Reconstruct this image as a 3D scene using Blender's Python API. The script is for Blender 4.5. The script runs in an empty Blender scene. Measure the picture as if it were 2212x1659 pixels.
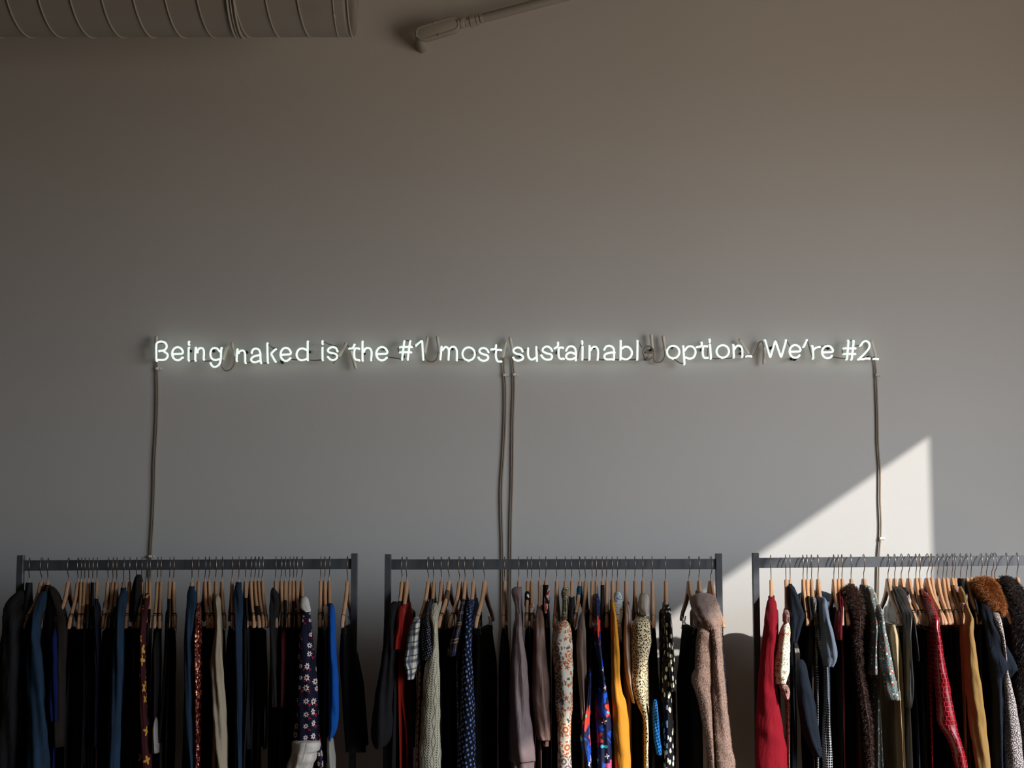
import bpy, math, random
from math import sin, cos, pi, radians as R, atan2, hypot, sqrt
from mathutils import Vector, Matrix
random.seed(7)
scene = bpy.context.scene
col = scene.collection

# ------------------------------------------------------------------ camera
FPX, CX, CY = 3200.0, 1106.0, 829.5          # focal length in pixels of the 2212 x 1659 frame
CAM = Vector((0.0, -5.75, 1.55)); PITCH = R(6.0)
cd = bpy.data.cameras.new('camera'); cam = bpy.data.objects.new('camera', cd); col.objects.link(cam)
cd.sensor_width = 36.0; cd.lens = FPX * 36.0 / 2212.0; cd.clip_start = .05
cam.location = CAM; cam.rotation_euler = (pi / 2 + PITCH, 0, 0)
scene.camera = cam
scene.view_settings.view_transform = 'Standard'; scene.view_settings.look = 'None'
scene.view_settings.exposure = 0.0; scene.view_settings.gamma = 1.0
scene.view_settings.use_curve_mapping = False
scene.cycles.max_bounces = 8; scene.cycles.diffuse_bounces = 5; scene.cycles.glossy_bounces = 3
scene.cycles.transparent_max_bounces = 6; scene.cycles.sample_clamp_indirect = 4.0

# ------------------------------------------------------------------ sky, sun, daylight through the window
SUN_DIR = Vector((-1.0, 0.97, -0.682))        # the way the sunlight travels
SUN_E, SKY_E, AUREOLE = 4.25, 7.2, 5.0
w = bpy.data.worlds.new('sky'); scene.world = w; w.use_nodes = True
nt = w.node_tree; nt.nodes.clear()
tc = nt.nodes.new('ShaderNodeTexCoord'); sx = nt.nodes.new('ShaderNodeSeparateXYZ')
ramp = nt.nodes.new('ShaderNodeValToRGB'); bg = nt.nodes.new('ShaderNodeBackground'); out = nt.nodes.new('ShaderNodeOutputWorld')
mp = nt.nodes.new('ShaderNodeMath'); mp.operation = 'MULTIPLY_ADD'; mp.inputs[1].default_value = .5; mp.inputs[2].default_value = .5
nt.links.new(tc.outputs['Generated'], sx.inputs[0]); nt.links.new(sx.outputs['Z'], mp.inputs[0]); nt.links.new(mp.outputs[0], ramp.inputs[0])
e = ramp.color_ramp.elements
e[0].position = .47; e[0].color = (.39, .32, .25, 1)
e[1].position = .53; e[1].color = (.66, .79, .93, 1)
e.new(.8).color = (.46, .60, .80, 1)
bg.inputs['Strength'].default_value = SKY_E
nt.links.new(ramp.outputs[0], bg.inputs['Color'])
# hazy bright sky around the sun
dp = nt.nodes.new('ShaderNodeVectorMath'); dp.operation = 'DOT_PRODUCT'; dp.inputs[1].default_value = (-SUN_DIR).normalized()
nt.links.new(tc.outputs['Generated'], dp.inputs[0])
mx = nt.nodes.new('ShaderNodeMath'); mx.operation = 'MAXIMUM'; mx.inputs[1].default_value = 0.0; nt.links.new(dp.outputs['Value'], mx.inputs[0])
pw = nt.nodes.new('ShaderNodeMath'); pw.operation = 'POWER'; pw.inputs[1].default_value = 12.0; nt.links.new(mx.outputs[0], pw.inputs[0])
ml = nt.nodes.new('ShaderNodeMath'); ml.operation = 'MULTIPLY'; ml.inputs[1].default_value = AUREOLE; nt.links.new(pw.outputs[0], ml.inputs[0])
bg2 = nt.nodes.new('ShaderNodeBackground'); bg2.inputs['Color'].default_value = (.97, .98, 1, 1); nt.links.new(ml.outputs[0], bg2.inputs['Strength'])
ad = nt.nodes.new('ShaderNodeAddShader'); nt.links.new(bg.outputs[0], ad.inputs[0]); nt.links.new(bg2.outputs[0], ad.inputs[1]); nt.links.new(ad.outputs[0], out.inputs[0])
sd = bpy.data.lights.new('sun', 'SUN'); sd.energy = SUN_E; sd.angle = R(.55); sd.color = (1, .965, .91)
sun = bpy.data.objects.new('sun', sd); col.objects.link(sun); sun.location = (8, -9, 8)
sun.rotation_euler = SUN_DIR.to_track_quat('-Z', 'Y').to_euler()
ROOM = dict(x0=-11.0, x1=3.4, y0=-14.0, y1=0.0, z1=4.35)
WIN = dict(y0=-4.5, y1=-1.727, z0=.25, z1=3.262)
pd = bpy.data.lights.new('window_daylight', 'AREA'); pd.shape = 'RECTANGLE'
pd.size = WIN['z1'] - WIN['z0']; pd.size_y = WIN['y1'] - WIN['y0']; pd.cycles.is_portal = True
po = bpy.data.objects.new('window_daylight', pd); col.objects.link(po)
po.location = (ROOM['x1'] + .02, (WIN['y0'] + WIN['y1']) / 2, (WIN['z0'] + WIN['z1']) / 2); po.rotation_euler = (0, R(90), 0)

# ------------------------------------------------------------------ helpers
SP, CP = sin(PITCH), cos(PITCH)
def P(px, py, Y):
    """the point of the vertical plane y = Y that the camera sees at photograph pixel (px, py)"""
    a = (px - CX) / FPX; b = (CY - py) / FPX
    d = Vector((a, CP - b * SP, SP + b * CP))
    return CAM + d * ((Y - CAM.y) / d.y)

def tag(o, label=None, cat=None, group=None, kind=None):
    for k, v in (('label', label), ('category', cat), ('group', group), ('kind', kind)):
        if v: o[k] = v
    return o

def empty(name, loc, label=None, cat=None, group=None):
    o = bpy.data.objects.new(name, None); col.objects.link(o); o.location = loc; o.empty_display_size = .05
    return tag(o, label, cat, group)

def mesh_obj(name, V, F, mat, parent=None, uv=None, smooth=True):
    if parent is not None and parent.type == 'EMPTY' or parent is not None:
        off = parent.matrix_world_loc if hasattr(parent, 'matrix_world_loc') else wloc(parent)
    else: off = Vector((0, 0, 0))
    me = bpy.data.meshes.new(name)
    me.from_pydata([Vector(v) - off for v in V], [], F)
    if smooth: me.polygons.foreach_set('use_smooth', [True] * len(me.polygons))
    if uv:
        l = me.uv_layers.new(name='UVMap'); k = 0
        flat = []
        for f in F:
            us = [uv[i] for i in f]
            flat += us
        for f, p in zip(F, me.polygons):
            pass
        data = [c for u in flat for c in u]
        l.data.foreach_set('uv', data)
    me.materials.append(mat); me.update()
    o = bpy.data.objects.new(name, me); col.objects.link(o)
    if parent is not None: o.parent = parent
    return o

def wloc(o):
    v = Vector((0, 0, 0))
    while o is not None: v = v + Vector(o.location); o = o.parent
    return v

class MB:
    """collects vertices and faces of one mesh"""
    def __init__(s): s.V = []; s.F = []; s.U = []
    def add(s, V, F, U=None):
        n = len(s.V); s.V += [Vector(v) for v in V]; s.F += [tuple(i + n for i in f) for f in F]
        s.U += U if U else [(0, 0)] * len(V)
    def box(s, lo, hi, bev=0.0):
        x0, y0, z0 = lo; x1, y1, z1 = hi
        if bev <= 0:
            V = [(x, y, z) for x in (x0, x1) for y in (y0, y1) for z in (z0, z1)]
            s.add(V, [(0, 1, 3, 2), (4, 6, 7, 5), (0, 4, 5, 1), (2, 3, 7, 6), (0, 2, 6, 4), (1, 5, 7, 3)]); return
        b = bev; V = []
        for sx_, x in ((-1, x0), (1, x1)):
            for sy_, y in ((-1, y0), (1, y1)):
                for sz_, z in ((-1, z0), (1, z1)):
                    V += [(x, y - sy_ * b, z - sz_ * b), (x - sx_ * b, y, z - sz_ * b), (x - sx_ * b, y - sy_ * b, z)]
        i = lambda a, b_, c, k: ((a * 2 + b_) * 2 + c) * 3 + k
        F = []
        for a in (0, 1):
            F.append(tuple(i(a, q, r, 0) for q, r in ((0, 0), (0, 1), (1, 1), (1, 0))))
            F.append(tuple(i(q, a, r, 1) for q, r in ((0, 0), (1, 0), (1, 1), (0, 1))))
            F.append(tuple(i(q, r, a, 2) for q, r in ((0, 0), (0, 1), (1, 1), (1, 0))))
        for a in (0, 1):
            for b_ in (0, 1):
                F.append((i(0, a, b_, 1), i(1, a, b_, 1), i(1, a, b_, 2), i(0, a, b_, 2)))
                F.append((i(a, 0, b_, 0), i(a, 1, b_, 0), i(a, 1, b_, 2), i(a, 0, b_, 2)))
                F.append((i(a, b_, 0, 0), i(a, b_, 1, 0), i(a, b_, 1, 1), i(a, b_, 0, 1)))
                for c in (0, 1): pass
        for a in (0, 1):
            for b_ in (0, 1):
                for c in (0, 1): F.append((i(a, b_, c, 0), i(a, b_, c, 1), i(a, b_, c, 2)))
        s.add(V, F)
    def rings(s, rings, cap0=True, cap1=True, closed=True, uv=True, vs=None):
        n = len(rings[0]); V = []; U = []; F = []
        vl = 0.0
        m = n + 1 if closed else n
        for k, r in enumerate(rings):
            if k:
                vl += (sum((Vector(a) - Vector(b)).length for a, b in zip(r, rings[k - 1])) / n)
            ul = 0.0; per = []
            for j in range(m):
                if j: ul += (Vector(r[j % n]) - Vector(r[(j - 1) % n])).length
                per.append(ul)
            c = per[-1] / 2
            for j in range(m):
                V.append(r[j % n]); U.append((per[j] - c, -vl))
        for k in range(len(rings) - 1):
            for j in range(m - 1):
                a = k * m + j; F.append((a, a + 1, a + 1 + m, a + m))
        if cap0: F.append(tuple(range(m - 1))[::-1] if closed else tuple(range(m))[::-1])
        if cap1:
            b = (len(rings) - 1) * m; F.append(tuple(b + j for j in range(m - 1 if closed else m)))
        s.add(V, F, U)
    def tube(s, path, r, n=8, cap=True, rr=None):
        path = [Vector(p) for p in path]; N = len(path); rings = []
        t = (path[1] - path[0]).normalized(); up = Vector((0, 1, 0))
        if abs(t.dot(up)) > .9: up = Vector((1, 0, 0))
        u = (up - t * up.dot(t)).normalized()
        for k, p in enumerate(path):
            if k == 0: t = path[1] - path[0]
            elif k == N - 1: t = path[-1] - path[-2]
            else: t = (path[k + 1] - p).normalized() + (p - path[k - 1]).normalized()
            if t.length < 1e-9: t = path[min(k + 1, N - 1)] - path[max(k - 1, 0)]
            t.normalize(); u = u - t * u.dot(t)
            if u.length < 1e-6: u = t.orthogonal()
            u.normalize(); v = t.cross(u)
            q = rr[k] if rr else r
            ring = [p + (u * cos(2 * pi * j / n) + v * sin(2 * pi * j / n)) * q for j in range(n)]
            if cap and k == 0:
                rings.append([p - t * q * .8 + (x - p) * .45 for x in ring]); rings.append([p - t * q * .4 + (x - p) * .85 for x in ring])
            rings.append(ring)
            if cap and k == N - 1:
                rings.append([p + t * q * .4 + (x - p) * .85 for x in ring]); rings.append([p + t * q * .8 + (x - p) * .45 for x in ring])
        s.rings(rings)
    def build(s, name, mat, parent=None, smooth=True):
        return mesh_obj(name, s.V, s.F, mat, parent, s.U, smooth)

def smooth_path(pts, step=None, n=6):
    pts = [Vector(p) for p in pts]
    if len(pts) < 3: return pts
    q = [pts[0] * 2 - pts[1]] + pts + [pts[-1] * 2 - pts[-2]]; o = []
    for k in range(1, len(q) - 2):
        a, b, c, d = q[k - 1:k + 3]
        for j in range(n):
            t = j / n
            o.append(.5 * ((2 * b) + (c - a) * t + (2 * a - 5 * b + 4 * c - d) * t * t + (3 * b - a - 3 * c + d) * t ** 3))
    o.append(pts[-1]); return o

# ------------------------------------------------------------------ materials
class NT:
    def __init__(s, name, rough=.8, metal=0.0, spec=.5):
        s.m = bpy.data.materials.new(name); s.m.use_nodes = True; s.t = s.m.node_tree
        s.b = s.t.nodes['Principled BSDF']; s.b.inputs['Roughness'].default_value = rough
        s.b.inputs['Metallic'].default_value = metal; s.b.inputs['Specular IOR Level'].default_value = spec
    def n(s, typ, **kw):
        nd = s.t.nodes.new('ShaderNode' + typ)
        for k, v in kw.items(): setattr(nd, k, v)
        return nd
    def put(s, sock, v):
        if isinstance(v, bpy.types.NodeSocket): s.t.links.new(v, sock)
        elif isinstance(v, (tuple, list)) and len(v) == 3 and sock.type == 'RGBA': sock.default_value = (*v, 1)
        else: sock.default_value = v
    def uv(s, sc=(1, 1, 1), rot=0.0, loc=(0, 0, 0)):
        t = s.n('TexCoord'); m = s.n('Mapping'); s.t.links.new(t.outputs['UV'], m.inputs['Vector'])
        m.inputs['Scale'].default_value = sc if isinstance(sc, tuple) else (sc, sc, 1); m.inputs['Rotation'].default_value = (0, 0, rot)
        m.inputs['Location'].default_value = loc
        return m.outputs[0]
    def obj(s, sc=1.0):
        t = s.n('TexCoord'); m = s.n('Mapping'); s.t.links.new(t.outputs['Object'], m.inputs['Vector'])
        m.inputs['Scale'].default_value = sc if isinstance(sc, tuple) else (sc, sc, sc); return m.outputs[0]
    def math(s, op, a, b=0.0, c=0.0, clamp=False):
        m = s.n('Math', operation=op, use_clamp=clamp); s.put(m.inputs[0], a); s.put(m.inputs[1], b)
        if op in ('MULTIPLY_ADD', 'SMOOTH_MIN', 'COMPARE'): s.put(m.inputs[2], c)
        return m.outputs[0]
    def mix(s, f, a, b, bt='MIX'):
        m = s.n('Mix', data_type='RGBA', blend_type=bt); s.put(m.inputs[0], f); s.put(m.inputs[6], a); s.put(m.inputs[7], b); return m.outputs[2]
    def noise(s, v, sc, det=3, rough=.5, dist=0.0, color=False):
        m = s.n('TexNoise'); s.t.links.new(v, m.inputs['Vector']); m.inputs['Scale'].default_value = sc
        m.inputs['Detail'].default_value = det; m.inputs['Roughness'].default_value = rough; m.inputs['Distortion'].default_value = dist
        return m.outputs['Color' if color else 0]
    def vor(s, v, sc, rnd=1.0, feat='F1', dim='2D'):
        m = s.n('TexVoronoi', feature=feat, voronoi_dimensions=dim); s.t.links.new(v, m.inputs['Vector'])
        m.inputs['Scale'].default_value = sc; m.inputs['Randomness'].default_value = rnd; return m
    def sep(s, v): m = s.n('SeparateXYZ'); s.t.links.new(v, m.inputs[0]); return m.outputs
    def step(s, v, a, b):
        m = s.n('MapRange', interpolation_type='SMOOTHSTEP'); s.put(m.inputs[0], v); m.inputs[1].default_value = a; m.inputs[2].default_value = b; return m.outputs[0]
    def bump(s, h, st=.3, d=.002):
        m = s.n('Bump'); m.inputs['Strength'].default_value = st; m.inputs['Distance'].default_value = d; s.put(m.inputs['Height'], h)
        s.t.links.new(m.outputs[0], s.b.inputs['Normal'])
    def color(s, c): s.put(s.b.inputs['Base Color'], c); return s.m
    def band(s, coord, freq, lo, hi, off=0.0):
        """1 where fract(coord*freq+off) lies between lo and hi"""
        f = s.math('FRACT', s.math('MULTIPLY_ADD', coord, freq, off)); w_ = .04
        return s.math('MULTIPLY', s.step(f, lo - w_, lo + w_), s.math('SUBTRACT', 1.0, s.step(f, hi - w_, hi + w_)))
    def flower(s, v, sc, rad, petals=5, rnd=.8, depth=.3):
        """masks of flowers scattered in cells: (petals, centre, cell colour)"""
        vo = s.vor(v, sc, rnd)
        d = s.n('VectorMath', operation='SUBTRACT'); s.t.links.new(v, d.inputs[0]); s.t.links.new(vo.outputs['Position'], d.inputs[1])
        x, y, _ = s.sep(d.outputs[0])
        ang = s.math('ARCTAN2', y, x)
        r = s.math('SQRT', s.math('ADD', s.math('MULTIPLY', x, x), s.math('MULTIPLY', y, y)))
        cr = s.sep(vo.outputs['Color'])
        rr = s.math('MULTIPLY_ADD', cr[0], rad * .5, rad * .7)
        lobe = s.math('MULTIPLY_ADD', s.math('COSINE', s.math('MULTIPLY_ADD', ang, float(petals), s.math('MULTIPLY', cr[1], 6.0))), depth, 1 - depth)
        lim = s.math('MULTIPLY', rr, lobe)
        q = s.math('DIVIDE', r, lim)
        pet = s.math('SUBTRACT', 1.0, s.step(q, .9, 1.05)); cen = s.math('SUBTRACT', 1.0, s.step(s.math('DIVIDE', r, rr), .26, .36))
        return pet, cen, cr

def lin(c): return tuple(((x / 255) / 12.92 if x <= 10 else (((x / 255) + .055) / 1.055) ** 2.4) for x in c)

MATS = {}
def plain(name, rgb, rough=.8, metal=0.0, spec=.5, var=.12, sc=6.0, bump=0.0, sheen=0.0):
    if name in MATS: return MATS[name]
    s = NT(name, rough, metal, spec); c = lin(rgb)
    f = s.noise(s.obj(), sc, 3)
    a = tuple(x * (1 - var) for x in c); b = tuple(min(1, x * (1 + var)) for x in c)
    s.color(s.mix(f, a, b))
    if bump: s.bump(s.noise(s.obj(), 260, 2), bump)
    if sheen:
        s.b.inputs['Sheen Weight'].default_value = sheen; s.b.inputs['Sheen Roughness'].default_value = .5
    MATS[name] = s.m; return s.m

def cloth(name, rgb, rough=.9, sheen=0.0, weave=900, spec=.2):
    if name in MATS: return MATS[name]
    s = NT(name, rough, 0, spec); c = lin(rgb); u = s.uv()
    f = s.noise(u, 9, 3); g = s.noise(s.uv((weave, weave * .35, 1)), 1, 2)
    k = s.math('ADD', s.math('MULTIPLY', f, .6), s.math('MULTIPLY', g, .4))
    s.color(s.mix(k, tuple(x * .72 for x in c), tuple(min(1, x * 1.25) for x in c)))
    s.bump(s.math('ADD', s.math('MULTIPLY', s.noise(s.uv((26, 7, 1), .25), 1, 3, .55, 1.0), 9.0), s.math('MULTIPLY', g, .8)), .5, .0016)
    if sheen: s.b.inputs['Sheen Weight'].default_value = sheen
    MATS[name] = s.m; return s.m

def custom(fn):
    name = fn.__name__
    def get():
        if name not in MATS: MATS[name] = fn(name)
        return MATS[name]
    return get

@custom
def denim(name):
    s = NT(name, .85, 0, .2); f = s.noise(s.uv((500, 60, 1)), 1, 3); g = s.noise(s.uv((14, 5, 1)), 1, 3)
    base = s.mix(s.step(g, .35, .7), lin((14, 25, 39)), lin((27, 48, 70)))
    s.bump(f, .3, .001); return s.color(s.mix(s.math('MULTIPLY', f, .4), base, lin((52, 80, 104))))
@custom
def dark_denim(name):
    s = NT(name, .85, 0, .2); f = s.noise(s.uv((500, 60, 1)), 1, 3); g = s.noise(s.uv((14, 5, 1)), 1, 3)
    base = s.mix(s.step(g, .35, .7), lin((12, 20, 32)), lin((24, 40, 58)))
    s.bump(f, .3, .001); return s.color(s.mix(s.math('MULTIPLY', f, .35), base, lin((60, 90, 120))))
@custom
def sequins(name):
    s = NT(name, .3, .5, .6); v = s.vor(s.uv((180, 130, 1)), 1, .8); c = s.sep(v.outputs['Color'])
    s.bump(v.outputs['Distance'], .7, .003)
    return s.color(s.mix(s.step(c[0], .72, .8), lin((88, 16, 20)), lin((236, 150, 110))))
@custom
def red_gold(name):
    s = NT(name, .8, 0, .2); p, c, cr = s.flower(s.uv(), 26, .018, 4)
    return s.color(s.mix(s.math('MULTIPLY', p, s.step(cr[2], .45, .5)), lin((58, 16, 20)), lin((196, 140, 60))))
@custom
def daisies(name):
    s = NT(name, .85, 0, .2); u = s.uv(); p, c, cr = s.flower(u, 26, .0105, 7, .55, .22)
    p2, c2, cr2 = s.flower(s.uv(1.0, 0, (.013, .012, 0)), 26, .006, 3, .55, .3)
    b = s.mix(p2, lin((20, 20, 42)), lin((168, 30, 48)))
    b = s.mix(p, b, lin((230, 214, 204))); return s.color(s.mix(s.math('MULTIPLY', p, c), b, lin((120, 18, 26))))
@custom
def plaid(name):
    s = NT(name, .85, 0, .2); x, y, z = s.sep(s.uv(1.0, .12))
    b = s.mix(s.band(x, 26, .1, .38), lin((205, 200, 186)), lin((92, 102, 120)))
    b = s.mix(s.math('MULTIPLY', s.band(y, 22, .1, .36), .75), b, lin((58, 66, 86)))
    b = s.mix(s.band(x, 26, .55, .62), b, lin((60, 60, 66))); return s.color(s.mix(s.band(y, 22, .6, .68), b, lin((70, 62, 58))))
@custom
def navy_plaid(name):
    s = NT(name, .85, 0, .2); x, y, z = s.sep(s.uv(1.0, .1))
    b = s.mix(s.band(y, 30, .1, .4), lin((16, 20, 40)), lin((30, 40, 82)))
    b = s.mix(s.band(x, 40, .2, .4), b, lin((24, 30, 62)))
    b = s.mix(s.band(y, 15, .5, .56), b, lin((150, 112, 52))); b = s.mix(s.band(y, 15, .68, .72), b, lin((160, 150, 140)))
    return s.color(s.mix(s.math('MULTIPLY', s.band(x, 40, .6, .72), .6), b, lin((150, 112, 52))))
def dots(name, bgc, fg, freq, r, rnd=.0, sx_=1.0, offset=True):
    s = NT(name, .85, 0, .2); u = s.uv((freq, freq * sx_, 1))
    v = s.vor(s.uv((freq, freq * sx_, 1), .35), 1, rnd)
    return s.color(s.mix(s.step(v.outputs['Distance'], r, r + .08), lin(fg), lin(bgc)))
@custom
def pin_dots(name): return dots(name, (14, 15, 24), (190, 190, 200), 120, .1, .35)
@custom
def blue_dots(name): return dots(name, (12, 12, 22), (104, 130, 190), 70, .2, .35, .8)
@custom
def knit(name):
    s = NT(name, .95, 0, .1); x, y, z = s.sep(s.uv())
    cell = s.math('MULTIPLY', s.math('SINE', s.math('MULTIPLY', x, 700.0)), s.math('SINE', s.math('MULTIPLY', y, 620.0)))
    fx = s.math('FRACT', s.math('MULTIPLY', x, 32.0))
    hole = s.math('MULTIPLY', s.math('SUBTRACT', 1.0, s.step(s.math('ABSOLUTE', s.math('SUBTRACT', fx, .5)), .05, .1)),
                  s.step(s.math('SINE', s.math('MULTIPLY', y, 780.0)), .0, .5))
    zig = s.math('MULTIPLY', s.math('SUBTRACT', s.math('FRACT', s.math('MULTIPLY', y, 15.0)), .5), .5)
    br = s.math('SUBTRACT', 1.0, s.step(s.math('ABSOLUTE', s.math('SUBTRACT', s.math('ABSOLUTE', s.math('SUBTRACT', s.math('FRACT', s.math('MULTIPLY_ADD', x, 32.0, .5)), .5)), s.math('ABSOLUTE', zig))), .02, .07))
    h = s.math('SUBTRACT', s.math('MULTIPLY', cell, .25), s.math('ADD', hole, s.math('MULTIPLY', br, .5)))
    s.bump(h, .8, .003)
    b = s.mix(s.math('MULTIPLY_ADD', cell, .5, .5), lin((172, 164, 140)), lin((202, 196, 174)))
    return s.color(s.mix(s.math('MAXIMUM', s.math('MULTIPLY', hole, .85), s.math('MULTIPLY', br, .6)), b, lin((70, 60, 42))))
@custom
def cream_floral(name):
    s = NT(name, .85, 0, .2); u = s.uv()
    p, c, cr = s.flower(u, 17, .036, 6, .8, .28)
    ring = s.math('SINE', s.math('MULTIPLY', s.vor(u, 17, .8).outputs['Distance'], 34.0))
    q, d, dr = s.flower(s.uv(1.0, .6, (.3, .2, 0)), 46, .009, 5, .9, .3)
    pc = s.mix(s.step(cr[2], .5, .55), lin((176, 92, 52)), lin((112, 96, 104)))
    pc = s.mix(s.math('MULTIPLY', s.step(ring, -.1, .2), .8), pc, lin((212, 196, 170)))
    b = s.mix(s.math('MULTIPLY', q, s.step(dr[1], .3, .35)), lin((204, 196, 178)), lin((172, 84, 48)))
    b = s.mix(p, b, pc)
    v = s.noise(s.uv((1, 1, 1)), 30, 3); return s.color(s.mix(s.step(v, .62, .66), b, lin((74, 84, 74))))
def blue_bloom(name):
    s = NT(name, .7, 0, .3); u = s.uv(); n_ = s.noise(u, 13, 2, .5, .8)
    b = s.mix(s.step(n_, .54, .57), lin((20, 24, 58)), lin((8, 72, 176)))
    p, c, cr = s.flower(s.uv(1.0, 0, (.02, .41, 0)), 10, .04, 6, .8, .22)
    pc = s.mix(s.step(cr[2], .5, .52), lin((206, 60, 44)), lin((218, 84, 128)))
    b = s.mix(s.math('MULTIPLY', p, s.step(cr[1], .25, .3)), b, pc)
    q, d, dr = s.flower(s.uv(1.0, .5, (.11, .2, 0)), 22, .013, 2, .9, .45)
    b = s.mix(s.math('MULTIPLY', q, s.step(dr[1], .55, .6)), b, lin((70, 190, 200)))
    q, d, dr = s.flower(s.uv(1.0, .5, (.31, .1, 0)), 20, .013, 4, .9, .4)
    return s.color(s.mix(s.math('MULTIPLY', q, s.step(dr[1], .8, .85)), b, lin((230, 216, 200))))
blue_floral = custom(blue_bloom)
@custom
def leopard(name):
    s = NT(name, .8, 0, .25); v = s.vor(s.uv((150, 130, 1)), 1, .9); k = s.sep(v.outputs['Color'])
    n_ = s.noise(s.uv(), 14, 2)
    b = s.mix(n_, lin((196, 168, 116)), lin((226, 214, 184)))
    return s.color(s.mix(s.math('MULTIPLY', s.math('SUBTRACT', 1.0, s.step(v.outputs['Distance'], .3, .4)), s.step(k[0], .12, .18)), b, lin((34, 26, 20))))
@custom
def houndstooth(name):
    s = NT(name, .85, 0, .2); x, y, z = s.sep(s.uv(1.0, .3))
    a = s.band(x, 95, .2, .7); b = s.band(y, 95, .2, .7); c = s.band(s.math('ADD', x, y), 190, .2, .6)
    m = s.math('MAXIMUM', s.math('MULTIPLY', a, b), s.math('MULTIPLY', c, s.math('MAXIMUM', a, b)))
    return s.color(s.mix(m, lin((10, 22, 44)), lin((24, 126, 206))))
@custom
def white_print(name):
    s = NT(name, .8, 0, .2); v = s.vor(s.uv((55, 40, 1)), 1, 1.0); k = s.sep(v.outputs['Color'])
    return s.color(s.mix(s.math('MULTIPLY', s.math('SUBTRACT', 1.0, s.step(v.outputs['Distance'], .3, .36)), s.step(k[0], .5, .52)), lin((14, 14, 20)), lin((220, 214, 192))))
@custom
def ditsy(name):
    s = NT(name, .85, 0, .2); p, c, cr = s.flower(s.uv(), 48, .0085, 5, .9, .4); q, d, dr = s.flower(s.uv(1, 0, (.2, .3, 0)), 110, .003, 4, .9)
    b = s.mix(s.math('MULTIPLY', q, .8), lin((232, 222, 198)), lin((96, 88, 62))); g = s.mix(s.step(cr[2], .5, .55), lin((178, 108, 56)), lin((112, 90, 52)))
    return s.color(s.mix(s.math('MULTIPLY', p, s.step(cr[1], .4, .45)), b, g))
@custom
def tweed(name):
    s = NT(name, .95, 0, .1); u = s.uv(); n_ = s.noise(u, 300, 2, .7)
    b = s.mix(s.step(n_, .42, .58), lin((44, 52, 54)), lin((150, 154, 148)))
    v = s.vor(u, 75, 1.0); k = s.sep(v.outputs['Color'])
    m = s.math('MULTIPLY', s.math('SUBTRACT', 1.0, s.step(v.outputs['Distance'], .2, .32)), s.step(k[0], .5, .55))
    c = s.mix(s.step(k[1], .6, .62), lin((228, 222, 206)), s.mix(s.step(k[2], .5, .52), lin((186, 78, 56)), lin((52, 140, 160))))
    s.bump(n_, .6, .003); return s.color(s.mix(m, b, c))
@custom
def boucle(name):
    s = NT(name, .95, 0, .1); n_ = s.noise(s.uv((1, .7, 1)), 300, 2, .7); s.bump(n_, .8, .004)
    return s.color(s.mix(s.step(n_, .42, .62), lin((40, 34, 36)), lin((214, 202, 198))))
@custom
def croc(name):
    s = NT(name, .25, 0, .6); v = s.uv(); n_ = s.noise(v, 18, 2, color=True)
    m = s.n('Mix', data_type='RGBA', blend_type='LINEAR_LIGHT'); m.inputs[0].default_value = .008; s.t.links.new(v, m.inputs[6]); s.t.links.new(n_, m.inputs[7])
    b = s.n('TexBrick'); s.t.links.new(m.outputs[2], b.inputs['Vector']); b.offset = .35
    b.inputs['Scale'].default_value = 1.0; b.inputs['Brick Width'].default_value = .0125; b.inputs['Row Height'].default_value = .0155
    b.inputs['Mortar Size'].default_value = .0011; b.inputs['Mortar Smooth'].default_value = .6
    s.bump(b.outputs['Fac'], .5, -.003)
    return s.color(s.mix(b.outputs['Fac'], lin((98, 4, 18)), lin((206, 40, 54))))
@custom
def fine_check(name):
    s = NT(name, .85, 0, .2); x, y, z = s.sep(s.uv())
    m = s.math('MAXIMUM', s.band(x, 120, .3, .5), s.band(y, 120, .3, .5)); return s.color(s.mix(m, lin((14, 14, 18)), lin((190, 190, 192))))
@custom
def gingham_shirt(name):
    s = NT(name, .85, 0, .2); x, y, z = s.sep(s.uv())
    m = s.math('MAXIMUM', s.band(x, 140, .3, .45), s.band(y, 140, .3, .45)); return s.color(s.mix(s.math('MULTIPLY', m, .5), lin((98, 108, 122)), lin((64, 72, 88))))
@custom
def mauve_print(name):
    s = NT(name, .8, 0, .2); n_ = s.noise(s.uv(), 110, 3, .6, 1.5); return s.color(s.mix(s.step(n_, .47, .52), lin((188, 150, 136)), lin((112, 76, 76))))
@custom
def black_white(name):
    s = NT(name, .8, 0, .2); x, y, z = s.sep(s.uv()); return s.color(s.mix(s.band(y, 22, .35, .62), lin((16, 15, 16)), lin((214, 210, 204))))
@custom
def red_white(name):
    s = NT(name, .8, 0, .2); v = s.vor(s.uv((36, 26, 1)), 1, 1.0); k = s.sep(v.outputs['Color'])
    x, y, z = s.sep(s.uv(1.0, .7)); b = s.mix(s.math('MULTIPLY', s.band(x, 110, .3, .5), .25), lin((222, 216, 208)), lin((120, 110, 110)))
    return s.color(s.mix(s.math('MULTIPLY', s.math('SUBTRACT', 1.0, s.step(v.outputs['Distance'], .34, .4)), s.step(k[0], .45, .5)), b, lin((176, 40, 24))))
@custom
def blue_white(name):
    s = NT(name, .8, 0, .2); n_ = s.noise(s.uv((1, 1.8, 1)), 42, 2, .5, 1.2); return s.color(s.mix(s.step(n_, .56, .6), lin((206, 212, 210)), lin((34, 116, 152))))
@custom
def olive_print(name):
    s = NT(name, .8, 0, .2); n_ = s.noise(s.uv(), 60, 3, .6, 2.0); return s.color(s.mix(s.step(n_, .48, .54), lin((74, 70, 50)), lin((156, 144, 112))))
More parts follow.
